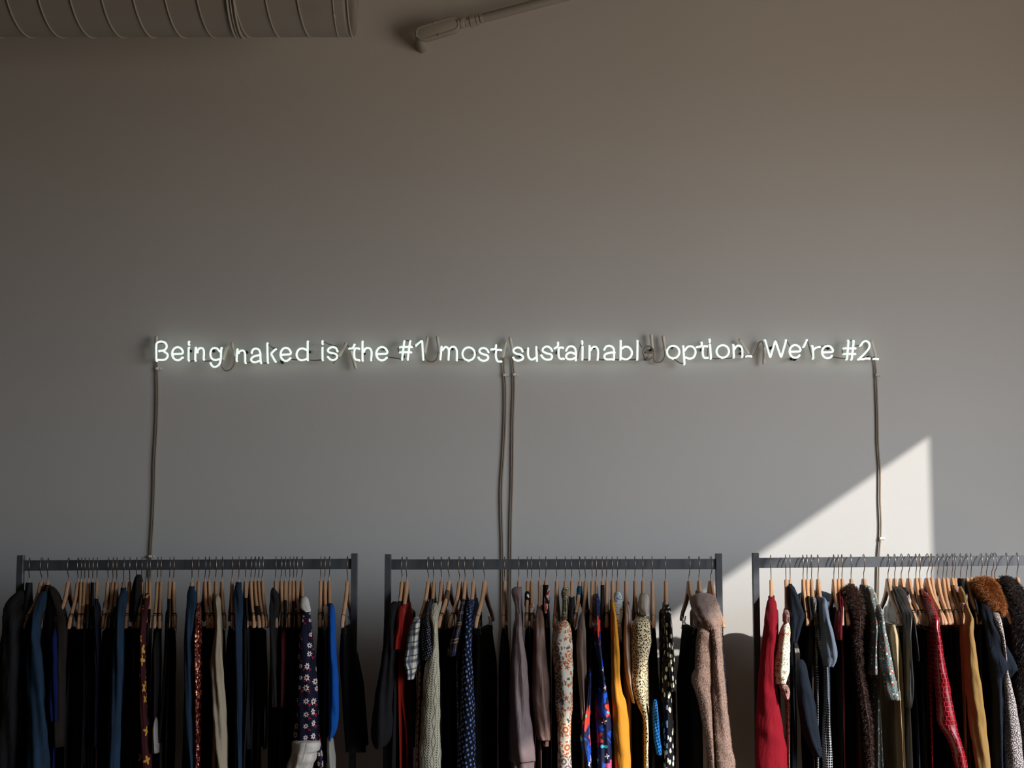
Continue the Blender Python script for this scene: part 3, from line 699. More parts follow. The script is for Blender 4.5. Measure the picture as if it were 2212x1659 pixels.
def hanger(fr, clips=False):
    root = empty('clothes_hanger', fr.o)
    m = MB(); HT = .0058; rings = []
    pts = [(-q[0], q[1], q[2]) for q in PROF[::-1][:-1]] + PROF[1:]
    for a, zt, zb in pts:
        t = HT * (1.0 if abs(a) < .2 else 1.1) * (.75 if abs(a) > .2185 else 1); r_ = min(.0035, (zt - zb) * .3)
        rings.append([fr(a, t * u, z) for u, z in ((-.45, zt), (.45, zt), (1, zt - r_), (1, zb + r_), (.45, zb), (-.45, zb), (-1, zb + r_), (-1, zt - r_))])
    m.rings(rings); m.build('wooden_body', M_WOOD, root)
    m = MB(); path = [(0, -.012), (0, .014), (.005, .022), (.020, .033), (.029, .045), (.031, .058), (.028, .071), (.020, .0815), (.009, .0855), (-.002, .082), (-.011, .074), (-.016, .064), (-.018, .055)]
    m.tube(smooth_path([fr(a, 0, z) for a, z in path], n=4), .0016, 6); m.build('hook', M_WIRE, root)
    for sg in (1, -1):
        m = MB(); rr = []
        for a in (.176, .1785):
            zt, zb = prof(a, 1), prof(a, 2); t = .0064
            rr.append([fr(sg * a, t * u, z) for u, z in ((-.5, zt + .0006), (.5, zt + .0006), (1, zt - .003), (1, zt - .010), (-1, zt - .010), (-1, zt - .003))])
        m.rings(rr); m.build('shoulder_notch', M_DARK, root)
    if clips:
        m = MB(); m.tube(smooth_path([fr(-.19, 0, -.128), fr(-.188, 0, -.150), fr(-.18, 0, -.156), fr(0, 0, -.157), fr(.18, 0, -.156), fr(.188, 0, -.150), fr(.19, 0, -.128)], n=4), .0015, 6); m.build('clip_bar', M_WIRE, root)
        for a in (.15, -.15):
            m = MB()
            for sg in (1, -1):
                q = [fr(a - .012, sg * .002, -.150), fr(a + .012, sg * .002, -.150), fr(a + .012, sg * .0055, -.132), fr(a - .012, sg * .0055, -.132)]
                q2 = [v + fr.p * sg * .0015 for v in q]; m.rings([q, q2]); 
                q = [fr(a - .012, sg * .002, -.150), fr(a + .012, sg * .002, -.150), fr(a + .012, sg * .008, -.178), fr(a - .012, sg * .008, -.178)]
                m.rings([q, [v + fr.p * sg * .0015 for v in q]])
            m.build('clip', M_WIRE, root, False)
    return root

# ------------------------------------------------------------------ garments
def sup(c, e_=.7): return math.copysign(abs(c) ** e_, c)
def fold(a, z, seed, amp):
    return amp * (sin(a * 46 + seed * 3.1 + z * 4) + .6 * sin(a * 87 + seed * 7.7 - z * 7) + .35 * sin(a * 150 + seed * 1.7))
def slab(fr, z0, z1, Lf, Tf, seed, mat, parent, name='body', shift=(0, 0), amp=.004, step=.03, n=40, room=None):
    """hanging cloth: flat double sheet, wide along the hanger, thin across it"""
    m = MB(); rings = []; N = max(4, int((z0 - z1) / step)); zs = [z0 - (z0 - z1) * k / N for k in range(N + 1)]
    if N > 4: zs = [z0, z0 - .004, z0 - .012, z0 - .02] + [z for z in zs if z < z0 - .028]
    for z in zs:
        k = (z0 - z) / (z0 - z1); L = Lf(z); T = Tf(z); am = min(amp, T * .6) * min(1, max(0, (-.15 - z)) / .12)
        rg = []
        for j in range(n):
            th = 2 * pi * j / n; a = L * sup(cos(th), .62); t = T * sup(sin(th), .9)
            t = t * (1 + .25 * sin(a * 60 + seed) * min(1, k * 3)) + fold(a, z, seed, am)
            if room: lo_, hi_ = room(a); t = max(lo_, min(hi_, t))
            rg.append(fr(a, t + shift[0] * k, z + (.006 * sin(a * 30 + seed) if z == zs[-1] else 0)) + Vector((0, -shift[1] * k, 0)))
        rings.append(rg)
    c0 = [sum(rings[0], Vector()) / n + (v - sum(rings[0], Vector()) / n) * .8 + Vector((0, 0, .002)) for v in rings[0]]
    m.rings([c0] + rings); return m.build(name, mat, parent), rings

def tube_cloth(fr, rows, c, mat, parent, name='sleeve', dy=.0, ry=None, seed=0, amp=.11, n=32, open_end=True, lobes=3, tail=None, top_round=True):
    """a hanging tube of cloth (sleeve, front edge, collar): rows of (zoom y, zoom x left, zoom x right)"""
    q = []
    for zy, xl, xr in rows:
        y_ = py(c, zy); z = P(CX, y_, RAIL_Y - .2).z - fr.o.z
        s_ = TIP_S if z < TIP_Z else s_at(z + .004)
        Y = fr.o.y + fr.f.y * s_ - dy
        a = P(px(c, xl), y_, Y - .015); b = P(px(c, xr), y_, Y - .015)
        q.append(Vector(((a.x + b.x) / 2, Y, a.z))); q[-1] = (q[-1], (b.x - a.x) / 2)
    if tail:                                        # carries on below the frame
        p, w_ = q[-1]; d = q[-1][0] - q[-2][0]; d = d / max(1e-6, -d.z)
        q.append((p + Vector((d.x * tail * .5, 0, -tail)), w_ * .9))
    pos = smooth_path([p for p, w_ in q], n=6); wid = [v.x for v in smooth_path([Vector((w_, 0, 0)) for p, w_ in q], n=6)]
    rings = []; N = len(pos); ln = 0
    for k, (p, w_) in enumerate(zip(pos, wid)):
        if k: ln += (p - pos[k - 1]).length
        w_ = max(w_, .004)
        d = min(.05, max(w_ * 1.15, min(.034, ln * .6 + .012))) if ry is None else ry
        e0 = 1.0
        if top_round and k < 3: e0 = (.5, .82, .95)[k]
        rg = []
        for j in range(n):
            th = 2 * pi * j / n
            rip = 1 + amp * min(1, ln / .08) * (sin(lobes * th + seed + ln * 9) * .8 + .6 * sin((lobes + 2) * th - seed * 2 + ln * 17) + .5 * sin((lobes * 2 + 1) * th + seed * 3 + ln * 6)) + .03 * sin(ln * 55 + seed * 5 + 2 * th) + .02 * sin(ln * 95 + seed * 2 + 3 * th)
            rg.append(p + Vector((w_ * e0 * cos(th) * rip, -d * e0 * sin(th) * rip, 0)))
        rings.append(rg)
    m = MB()
    if open_end:
        cen = sum(rings[-1], Vector()) / n
        inner = [[c_ + (v - c_) * .93 for v in rg] for rg, c_ in ((rings[-1], cen),)]
        inn2 = [cen + (v - cen) * .9 + Vector((0, 0, .03)) for v in rings[-1]]
        m.rings(rings + inner + [inn2], True, True)
    else: m.rings(rings)
    return m.build(name, mat, parent), rings

def fur_on(rings_list, count, length, mat, parent, name='fur', zmax=None, down=.6, wid=.0011, keep=None):
    rnd = random.Random(5); tris = []; 
    for rings in rings_list:
        n = len(rings[0])
        for k in range(len(rings) - 1):
            cen = sum(rings[k], Vector()) / n
            for j in range(n):
                a, b, c_, d = rings[k][j], rings[k][(j + 1) % n], rings[k + 1][(j + 1) % n], rings[k + 1][j]
                ar = ((b - a).cross(d - a)).length
                if keep and not keep((a + c_) / 2): continue
                nm = (b - a).cross(d - a)
                if nm.length < 1e-10: continue
                nm.normalize()
                if nm.dot(a - cen) < 0: nm = -nm
                tris.append((ar, a, b, c_, d, nm))
    tot = sum(t[0] for t in tris) or 1; m = MB(); V = []; F = []
    for ar, a, b, c_, d, nm in tris:
        x = count * ar / tot; k = int(x) + (rnd.random() < x - int(x))
        for _ in range(k):
            u, v = rnd.random(), rnd.random(); p = a * (1 - u) * (1 - v) + b * u * (1 - v) + c_ * u * v + d * (1 - u) * v
            dr = nm + Vector((rnd.uniform(-.5, .5), rnd.uniform(-.5, .5), rnd.uniform(-.5, .5) - down)); dr.normalize()
            l = length * rnd.uniform(.5, 1.2); sd_ = dr.cross(Vector((rnd.uniform(-1, 1), rnd.uniform(-1, 1), rnd.uniform(-1, 1)))); sd_.normalize(); sd_ *= wid
            q = p - nm * .001; bend = Vector((0, 0, -l * .25)); i = len(V)
            V += [q - sd_, q + sd_, q + dr * l * .6 + sd_ * .7, q + dr * l * .6 - sd_ * .7, q + dr * l + bend]; F += [(i, i + 1, i + 2, i + 3), (i + 3, i + 2, i + 4)]
    m.add(V, F); return m.build(name, mat, parent)

# dark cloths
DARKS = [cloth('black_cloth', (24, 23, 24)), cloth('charcoal_cloth', (36, 35, 36)), cloth('navy_cloth', (22, 25, 38)), cloth('dark_brown_cloth', (38, 29, 25)),
         cloth('blackish_green_cloth', (24, 30, 27)), cloth('dark_plum_cloth', (34, 24, 28))]
DNAME = ['black', 'charcoal', 'dark navy', 'dark brown', 'blackish green', 'dark plum']
C = lambda n_, rgb, **k: cloth(n_, rgb, **k)
fur_brown = lambda: plain('brown_fur', (50, 28, 20), .55, 0, .3, .45, 60)
fur_fox = lambda: plain('fox_fur', (156, 96, 50), .7, 0, .3, .4, 50)
fur_dark = lambda: plain('dark_fur', (30, 21, 17), .6, 0, .35, .5, 60)

# (crop, hook x, tip x, cover y | 'L' low | 'C' low on clips, name, material | dark index, look, {options})
# options: star = short name, s = rows of the front sleeve, more = further tubes, z = length end, T = half thickness, bt = body span at the foot
G = [
 [(1, 218, 172, 262, 'jacket', 1, 'bulky charcoal jacket at the post', dict(star='bulky charcoal jacket', hx=1, s=[(330, 110, 200), (450, 25, 190), (600, 8, 180), (1000, -20, 175), (1659, -25, 150)], T=.02)),
  (1, 313, 175, 'L', 'denim_jacket', denim, 'faded blue denim jacket with long sleeve', dict(star='faded denim jacket', s=[(338, 290, 345), (420, 262, 330), (520, 236, 300), (620, 228, 285), (720, 212, 290), (900, 190, 312), (1100, 195, 325), (1300, 205, 335), (1659, 195, 350)], dy=.03, seam=1)),
  (1, 358, 300, 300, 'jacket', 3, 'dark brown jacket with wide collar', dict(s=[(300, 345, 400), (380, 365, 440), (500, 385, 480), (620, 395, 495), (1000, 400, 480), (1500, 405, 470)])),
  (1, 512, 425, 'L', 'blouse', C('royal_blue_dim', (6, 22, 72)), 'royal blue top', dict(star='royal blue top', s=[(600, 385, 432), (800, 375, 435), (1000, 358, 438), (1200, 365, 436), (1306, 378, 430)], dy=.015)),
  (1, 583, 515, 'L', 'top', 0, '', {}), (1, 607, 588, 'L', 'top', 3, '', {}), (1, 633, 615, 'L', 'top', 0, '', {}), (1, 663, 645, 440, 'shirt', 0, '', {}),
  (1, 692, 688, 255, 'top', 2, '', {}), (1, 725, 712, 400, 'shirt', 2, '', dict(s=[(400, 700, 730), (600, 695, 740), (1000, 720, 745), (1500, 700, 740)])),
  (1, 808, 768, 'L', 'top', 0, 'black top with pale shoulder band', dict(star='black top with pale band', band=(420, C('pale_band', (178, 160, 148))))),
  (1, 845, 808, 495, 'shirt', 3, '', {}), (1, 873, 842, 455, 'shirt', 0, '', {}),
  (1, 925, 905, 320, 'denim_shirt', denim, 'slim blue denim shirt with pale seams', dict(star='slim denim shirt', s=[(320, 895, 945), (450, 875, 930), (560, 862, 915), (700, 842, 915), (800, 828, 918), (1000, 822, 912), (1300, 812, 895), (1659, 806, 880)], dy=.03, seam=1)),
  (1, 970, 940, 'L', 'top', 0, '', {}), (1, 1020, 1000, 215, 'hooded_sweater', 0, 'black hooded sweater bunched up over its hanger', dict(star='black hooded sweater', s=[(212, 1008, 1052), (300, 985, 1060), (450, 975, 1050), (700, 985, 1040), (1200, 980, 1040)], ry=.03)),
  (1, 1060, 1035, 'L', 'top', 1, '', {}), (1, 1097, 1092, 365, 'dress', red_gold, 'maroon dress with small gold flowers', dict(star='maroon gold-flowered dress', s=[(350, 1085, 1112), (450, 1068, 1104), (560, 1056, 1092), (800, 1045, 1080), (1100, 1040, 1090), (1400, 1042, 1110), (1659, 1032, 1128)], dy=.02, z=.4)),
  (1, 1120, 1118, 470, 'shirt', 0, '', {}), (1, 1178, 1153, 'L', 'blouse', 0, 'black top with grey satin cuff', dict(star='black top with satin cuff', s=[(640, 1140, 1190), (1000, 1145, 1185), (1280, 1142, 1172)], cuff=([(1280, 1142, 1170), (1400, 1140, 1175), (1545, 1138, 1184)], C('grey_satin', (150, 140, 134), rough=.4)))),
  (1, 1203, 1193, 'L', 'top', 2, '', {}), (1, 1268, 1262, 400, 'shirt', 0, '', {}), (1, 1298, 1310, 'L', 'top', 0, 'black strappy top', dict(star='black strappy top', strap=1)),
  (2, 120, 108, 310, 'denim_jacket', denim, 'bright blue denim jacket with stitched shoulder', dict(star='bright denim jacket', s=[(308, 82, 135), (400, 80, 150), (580, 66, 126), (800, 58, 126), (1100, 62, 128), (1400, 62, 130), (1659, 98, 130)], dy=.03, seam=1)),
  (2, 168, 165, 430, 'dress', sequins, 'dark red dress covered in sequins', dict(star='sequinned dress', s=[(430, 152, 182), (600, 143, 183), (800, 136, 188), (1000, 134, 190), (1300, 131, 182), (1659, 135, 180)], dy=.02, z=.35)),
  (2, 217, 238, 'L', 'top', 0, '', {}), (2, 247, 275, 'L', 'top', 2, '', {}),
  (2, 298, 305, 368, 'blouse', C('beige_cloth', (164, 148, 124)), 'beige blouse with long loose sleeve', dict(star='beige blouse', s=[(366, 282, 322), (450, 297, 326), (550, 300, 331), (680, 286, 340), (850, 260, 346), (1000, 264, 355), (1150, 270, 364), (1300, 276, 372), (1500, 288, 378), (1659, 305, 380)], dy=.035, seam=1)),
  (2, 345, 362, 'L', 'top', 0, '', {}), (2, 420, 425, 'L', 'top', 0, '', {}),
  (2, 470, 465, 280, 'denim_jacket', dark_denim, 'dark indigo denim jacket', dict(star='indigo denim jacket', s=[(280, 432, 482), (400, 430, 496), (560, 438, 490), (900, 442, 488), (1300, 450, 488), (1659, 462, 490)], dy=.02, seam=1)),
  (2, 520, 530, 395, 'shirt', 0, '', {}), (2, 560, 585, 'L', 'top', 3, '', {}), (2, 590, 625, 'L', 'top', 0, '', dict(band=(455, C('black_band', (22, 21, 22))))),
  (2, 617, 655, 'L', 'top', 0, '', {}), (2, 645, 680, 'L', 'skirt', C('grey_fold', (70, 68, 66)), 'dark grey skirt with folded waist', dict(star='folded grey skirt', z=.85)),
  (2, 745, 752, 'L', 'jacket', 1, 'charcoal jacket with bunched shoulder', dict(star='bunched charcoal jacket', s=[(310, 705, 745), (400, 702, 772), (500, 695, 768), (700, 700, 760), (1200, 705, 770)])),
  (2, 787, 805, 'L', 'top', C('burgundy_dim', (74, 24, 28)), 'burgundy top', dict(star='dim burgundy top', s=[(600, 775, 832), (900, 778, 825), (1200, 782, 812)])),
  (2, 818, 820, 410, 'shirt', 0, '', {}), (2, 852, 845, 'L', 'top', 0, '', {}), (2, 880, 878, 415, 'shirt', 0, '', {}), (2, 903, 925, 'L', 'top', 1, '', {}),
  (2, 942, 962, 385, 'dress', daisies, 'navy dress with white daisies and puffed white cuff', dict(star='daisy print dress', s=[(455, 952, 998), (560, 940, 1005), (700, 918, 1022), (900, 908, 1042), (1100, 895, 1052), (1300, 885, 1062), (1480, 876, 1075)], dy=.035, z=.35, ry=.034,
     collar=([(378, 932, 982), (420, 926, 992), (462, 928, 1000), (490, 960, 1003)], C('white_cotton', (214, 208, 200))), cuff=([(1450, 866, 1070), (1490, 864, 1078), (1530, 862, 1068), (1545, 858, 1050), (1600, 845, 1040), (1659, 828, 1010)], C('white_satin', (214, 204, 192), rough=.35, spec=.5)),
     more=[('skirt_front', [(900, 1000, 1040), (1200, 1030, 1062), (1480, 1040, 1085), (1659, 1060, 1108)], .01)])),
  (2, 1083, 1080, 'L', 'top', 0, '', {}), (2, 1113, 1128, 'L', 'blouse', C('pale_grey_cloth', (150, 146, 136)), 'pale grey skirt with white loop', dict(star='pale grey blouse', band=(455, C('white_loop', (214, 210, 204))), s=[(1420, 1120, 1175), (1520, 1128, 1182), (1659, 1130, 1190)])),
  (2, 1147, 1158, 430, 'blouse', C('cobalt_blue', (8, 76, 158)), 'cobalt blue blouse', dict(star='cobalt blouse', s=[(428, 1148, 1174), (500, 1145, 1184), (650, 1140, 1190), (800, 1140, 1197), (1000, 1141, 1212), (1200, 1142, 1214), (1340, 1143, 1208), (1400, 1144, 1190), (1434, 1146, 1168)], dy=.035, amp=.05, z=.8)),
  (2, 1283, 1245, 'C', 'skirt', 0, 'long black flared skirt on clips by the post', dict(star='flared black skirt', z=.83, T=.035, shift=(.035, 0))),
 ],
 [(3, 308, 255, 415, 'coat', 0, 'long black coat with hanging sleeve at the post', dict(star='long black coat', s=[(414, 222, 280), (500, 185, 262), (650, 172, 250), (800, 160, 250), (1000, 122, 240), (1200, 88, 225), (1400, 68, 220), (1480, 80, 190), (1515, 105, 150)], dy=.03, z=.3, T=.03)),
  (3, 342, 300, 438, 'blouse', C('scarlet_cloth', (142, 26, 16)), 'scarlet blouse with short sleeve', dict(star='scarlet blouse', s=[(438, 288, 320), (520, 268, 320), (620, 260, 312), (700, 236, 304), (770, 222, 300)], dy=.02, more=[('front_edge', [(930, 276, 308), (1100, 294, 316), (1400, 328, 348), (1659, 338, 358)], -.03)])),
  (3, 505, 430, 530, 'shirt', plaid, 'grey and cream plaid shirt', dict(star='plaid shirt', s=[(528, 392, 442), (600, 370, 438), (700, 344, 436), (800, 326, 428), (870, 312, 420), (930, 330, 408), (995, 338, 392)], dy=.035)),
  (3, 543, 520, 400, 'blouse', pin_dots, 'black blouse with white pin dots', dict(star='pin-dot blouse', s=[(398, 502, 530), (500, 472, 525), (600, 452, 536), (700, 442, 546), (780, 444, 550), (820, 448, 532), (850, 455, 500)], dy=.03)),
  (3, 602, 560, 420, 'cardigan', knit, 'cream cable-knit cardigan', dict(star='cream knit cardigan', s=[(425, 522, 578), (520, 508, 572), (600, 525, 572), (750, 520, 578), (900, 476, 585), (1100, 458, 590), (1300, 446, 590), (1500, 434, 592), (1659, 427, 594)], dy=.03, amp=.03, ry=.03)),
  (3, 660, 582, 'L', 'top', 3, 'brown top with suede shoulder flap', dict(star='suede-flap top', band=(340, C('suede_cloth', (106, 78, 54))))),
  (3, 738, 668, 'L', 'top', 0, '', {}), (3, 779, 740, 400, 'shirt', navy_plaid, 'navy tartan shirt with yellow lines', dict(star='navy tartan shirt', s=[(400, 748, 780), (480, 732, 770), (600, 702, 748), (700, 672, 730), (780, 655, 716), (822, 645, 705)], dy=.02)),
  (3, 842, 800, 405, 'dress', blue_dots, 'black dress with pale blue dots', dict(star='blue-dotted dress', s=[(405, 792, 828), (500, 778, 826), (700, 764, 822), (900, 752, 832), (1200, 742, 848), (1500, 728, 858), (1659, 720, 860)], dy=.02, z=.3, amp=.05)),
  (3, 925, 860, 'C', 'skirt', 0, 'black skirt held by clips', dict(star='clipped black skirt', T=.028)), (3, 1074, 1065, 'C', 'trousers', 1, 'charcoal trousers held by clips beside the cords', dict(star='charcoal trousers', T=.016)),
  (3, 1180, 1178, 315, 'blouse', C('mauve_satin', (112, 92, 92), rough=.45, spec=.4), 'mauve satin blouse with knotted collar and long sleeve', dict(star='mauve satin blouse', s=[(420, 1152, 1192), (520, 1156, 1198), (600, 1142, 1206), (700, 1132, 1218), (900, 1120, 1246), (1200, 1112, 1262), (1450, 1108, 1292), (1600, 1112, 1300), (1659, 1130, 1290)], dy=.04, amp=.09, lobes=4,
     collar=([(305, 1135, 1195), (340, 1122, 1205), (390, 1135, 1200), (440, 1150, 1194), (500, 1158, 1198)], None))),
  (3, 1245, 1238, 'L', 'top', 0, 'black top with white spotted sleeve band', dict(star='spotted-band top', band=(350, white_print))), (3, 1275, 1283, 'L', 'top', 0, 'black top with red and white band', dict(star='red-banded top', band=(440, red_white))),
  (3, 1335, 1335, 458, 'blouse', C('brown_satin', (104, 76, 66), rough=.5, spec=.4), 'brown satin blouse with wide cuff', dict(star='brown satin blouse', s=[(458, 1308, 1362), (600, 1296, 1372), (800, 1288, 1382), (1000, 1276, 1400), (1200, 1276, 1412), (1380, 1300, 1424), (1450, 1325, 1428)], dy=.03,
     cuff=([(1462, 1345, 1420), (1500, 1360, 1412)], None))),
  (3, 1381, 1402, 300, 'shirt', red_white, 'white shirt with red spots and dark lining', dict(star='red-spotted white shirt', s=[(298, 1392, 1412), (380, 1372, 1410), (460, 1370, 1404), (500, 1372, 1396)], T=.009, body=0)),
  (4, 78, 62, 'C', 'trousers', 0, 'black trousers held by clips', dict(star='clipped black trousers')),
  (4, 143, 135, 320, 'blouse', cream_floral, 'cream blouse with rust-coloured flowers and knotted collar', dict(star='cream floral blouse', s=[(545, 115, 152), (600, 70, 178), (680, 48, 192), (780, 42, 200), (950, 66, 202), (1200, 72, 197), (1350, 85, 186), (1500, 88, 184), (1659, 86, 192)], dy=.045, amp=.04,
     collar=([(318, 118, 165), (360, 112, 168), (400, 120, 160), (480, 118, 158), (545, 108, 158)], olive_print))),
  (4, 190, 188, 390, 'jacket', 1, '', {}), (4, 252, 210, 'L', 'top', 0, 'black top with teal shoulder band', dict(star='teal-banded top', band=(310, C('teal_cloth', (18, 70, 92))))),
  (4, 293, 272, 500, 'blouse', C('taupe_cloth', (112, 92, 82)), 'taupe blouse', dict(star='taupe blouse', s=[(498, 252, 288), (620, 236, 294), (800, 228, 298), (1000, 238, 300), (1300, 262, 302)], dy=.03)),
  (4, 344, 335, 'L', 'dress', blue_floral, 'bright blue dress with small flowers', dict(star='bright blue flowered dress', s=[(900, 312, 340), (1080, 304, 336), (1200, 290, 330), (1350, 268, 324), (1480, 260, 332), (1659, 298, 342)], dy=.035, z=.3)),
  (4, 375, 378, 365, 'dress', blue_floral, 'navy dress with large red and pink flowers', dict(star='red-flowered navy dress', s=[(365, 358, 402), (500, 352, 404), (700, 362, 408), (900, 392, 430), (1040, 398, 448), (1150, 388, 464), (1300, 384, 482), (1450, 388, 489), (1659, 385, 489)], dy=.04, z=.3, uvoff=1)),
  (4, 420, 412, 300, 'jacket', 3, '', {}), (4, 452, 450, 'L', 'top', 0, '', {}),
  (4, 494, 505, 415, 'blouse', C('mustard_cloth', (206, 136, 42)), 'mustard yellow long-sleeved blouse', dict(star='mustard blouse', s=[(418, 482, 506), (520, 484, 524), (700, 484, 544), (850, 486, 552), (1000, 488, 556), (1100, 490, 572), (1200, 494, 604), (1500, 504, 626), (1659, 518, 633)], dy=.045, amp=.05)),
  (4, 533, 532, 'L', 'blouse', blue_white, 'white blouse with blue leaf print', dict(star='white leaf-print blouse', s=[(340, 510, 560), (400, 506, 572), (460, 510, 575), (520, 520, 572), (600, 528, 560), (720, 540, 562)], ry=.02)),
  (4, 595, 610, 430, 'blouse', C('blush_cloth', (176, 146, 128)), 'blush pink blouse', dict(star='blush blouse', s=[(428, 588, 622), (520, 590, 628), (650, 582, 636), (850, 582, 642), (1020, 605, 652), (1120, 630, 662), (1172, 645, 664)], dy=.025)),
  (4, 663, 678, 'L', 'top', 0, '', {}), (4, 722, 735, 370, 'dress', leopard, 'leopard-spotted dress with lace collar', dict(star='leopard-spotted dress', s=[(520, 690, 742), (580, 645, 780), (700, 636, 786), (800, 640, 776), (900, 642, 752), (1000, 642, 744), (1100, 646, 748), (1200, 690, 752), (1300, 730, 764), (1450, 736, 766), (1659, 735, 760)], dy=.045, amp=.05, z=.4,
     collar=([(355, 705, 765), (400, 692, 770), (450, 690, 768), (520, 712, 770)], C('cream_lace', (176, 164, 150))))),
  (4, 793, 803, 'C', 'skirt', 0, 'bright blue houndstooth skirt held by clips, its shaded part coloured black', dict(star='houndstooth skirt', more=[('front_panel', [(1150, 800, 836), (1300, 800, 844), (1450, 808, 856), (1560, 830, 866)], .03, houndstooth)])),  # black body cloth stands in for shade over the upper houndstooth
  (4, 893, 908, 440, 'dress', white_print, 'black dress with scattered cream flowers', dict(star='cream-on-black print dress', s=[(440, 893, 932), (550, 886, 940), (700, 900, 952), (850, 915, 962), (1000, 930, 970), (1085, 935, 975)], dy=.03,  T=.02)),
  (4, 1068, 1135, 'C', 'skirt', 0, 'wide black skirt clipped beside the plush coat', dict(star='wide clipped skirt', T=.03, shift=(.01, 0))),
  (4, 1143, 1190, 345, 'coat', C('plush_fur', (152, 124, 110), sheen=.3), 'taupe plush fur coat with big round collar', dict(star='plush fur coat', s=[(560, 1160, 1212), (620, 1138, 1240), (760, 1126, 1252), (900, 1118, 1252), (1000, 1096, 1250), (1200, 1150, 1256), (1500, 1205, 1262), (1659, 1225, 1268)], dy=.04, amp=.03,
     collar=([(350, 1130, 1225), (380, 1100, 1258), (430, 1092, 1282), (500, 1110, 1300), (560, 1150, 1312), (620, 1180, 1310)], None), more=[('front_edge', [(520, 1210, 1300), (640, 1228, 1316), (800, 1240, 1322), (1000, 1244, 1340), (1300, 1258, 1368), (1500, 1262, 1392), (1659, 1266, 1415)], .055)], plush=1, z=.3)),
  (4, 1230, 1325, 'L', 'top', 2, 'navy top beside the end post', dict(star='navy top at the end')),
 ],
 [(5, 297, 297, 385, 'sweater', C('red_knit', (128, 12, 28)), 'bright red long-sleeved sweater', dict(star='red sweater', s=[(384, 286, 326), (440, 268, 342), (540, 254, 350), (620, 246, 348), (700, 238, 346), (850, 222, 332), (1000, 212, 330), (1150, 200, 350), (1300, 194, 376), (1450, 188, 396), (1659, 182, 415)], dy=.03, amp=.06, z=.6,
     )),
  (5, 408, 412, 480, 'blouse', ditsy, 'cream blouse with tiny brown flowers', dict(star='cream ditsy blouse', s=[(565, 395, 440), (650, 368, 445), (750, 350, 446), (850, 334, 444), (950, 326, 440), (1030, 336, 412)], dy=.045, amp=.07, collar=([(478, 398, 436), (520, 392, 438), (570, 396, 436)], mauve_print), cuff=([(1030, 352, 425), (1090, 380, 440), (1145, 402, 432)], mauve_print))),
  (5, 440, 452, 290, 'blazer', C('navy_wool', (20, 27, 37)), 'dark navy wool blazer', dict(star='navy blazer', s=[(290, 422, 472), (350, 428, 495), (450, 436, 535), (530, 440, 552), (620, 442, 520), (720, 442, 490)], dy=.03, more=[('sleeve', [(850, 482, 560), (1000, 490, 584), (1200, 508, 630), (1400, 540, 662), (1575, 618, 686)], .05)])),
  (5, 537, 570, 'L', 'top', 0, '', {}), (5, 567, 592, 380, 'shirt', 3, '', {}),
  (5, 600, 632, 385, 'dress', fine_check, 'black and white checked dress', dict(star='checked dress', s=[(385, 612, 642), (480, 614, 640), (700, 640, 690), (900, 692, 712), (1100, 698, 722), (1200, 700, 732), (1400, 690, 745), (1659, 694, 756)], dy=.0, z=.3)),
  (5, 648, 700, 385, 'shirt', gingham_shirt, 'grey-blue short-sleeved shirt', dict(star='grey-blue shirt', rz=.060, rw=.085, s=[(384, 674, 708), (450, 664, 722), (550, 672, 738), (640, 680, 768), (720, 682, 788), (800, 690, 800), (850, 700, 798), (900, 700, 770)], dy=.045, ry=.04)),  # unseen rear sleeve puffed up to cast the rounded wall shadow
  (5, 767, 818, 'L', 'top', 0, '', {}), (5, 802, 825, 350, 'shirt', C('burgundy_cloth', (84, 12, 18)), 'burgundy shirt', dict(star='burgundy shirt', s=[(350, 808, 834), (450, 798, 840), (560, 785, 830), (700, 782, 826)])),
  (5, 828, 877, 'L', 'top', 0, '', {}),
  (5, 896, 935, 290, 'coat', fur_brown, 'long brown fur coat', dict(star='brown fur coat', s=[(292, 862, 912), (330, 856, 950), (400, 880, 982), (500, 925, 985), (700, 930, 968), (900, 942, 975), (1050, 955, 1000), (1300, 985, 1040), (1500, 1000, 1045), (1659, 1010, 1050)], dy=.03, fur=(.014, 16000), z=.3)),
  (5, 990, 1075, 300, 'coat', tweed, 'speckled grey tweed coat with flecks of colour', dict(star='speckled tweed coat', s=[(300, 1012, 1058), (380, 1030, 1092), (480, 1050, 1104), (600, 1060, 1106), (800, 1046, 1098), (960, 1036, 1100)], dy=.04, more=[('sleeve', [(420, 1085, 1112), (520, 1096, 1140), (700, 1106, 1172), (860, 1120, 1206), (1000, 1142, 1232), (1080, 1150, 1256), (1150, 1178, 1275)], .06)], z=.6)),
  (6, 133, 225, 'C', 'skirt', C('cream_cotton', (176, 156, 122)), 'cream cotton skirt held by clips', dict(star='cream cotton skirt', s=[(590, 157, 205), (800, 165, 212), (1000, 180, 216), (1300, 208, 232), (1659, 226, 242)], dy=.05, T=.012, shift=(.01, 0))),
  (6, 183, 262, 310, 'leather_jacket', plain('black_leather', (36, 34, 34), .38, 0, .5), 'black leather jacket with stand collar', dict(star='black leather jacket', s=[(310, 190, 255), (370, 205, 280), (440, 235, 300), (520, 262, 322), (700, 268, 302), (900, 268, 316), (1100, 270, 322), (1210, 284, 304)], dy=.035, more=[('sleeve', [(510, 310, 330), (650, 322, 345), (780, 338, 360), (860, 348, 362)], .03)])),
  (6, 232, 345, 'L', 'top', 2, 'navy top with black shoulder band', dict(star='black-banded navy top', band=(320, C('black_band2', (24, 23, 26))))),
  (6, 287, 390, 'L', 'top', 0, '', {}), (6, 342, 408, 'L', 'top', 1, '', {}),
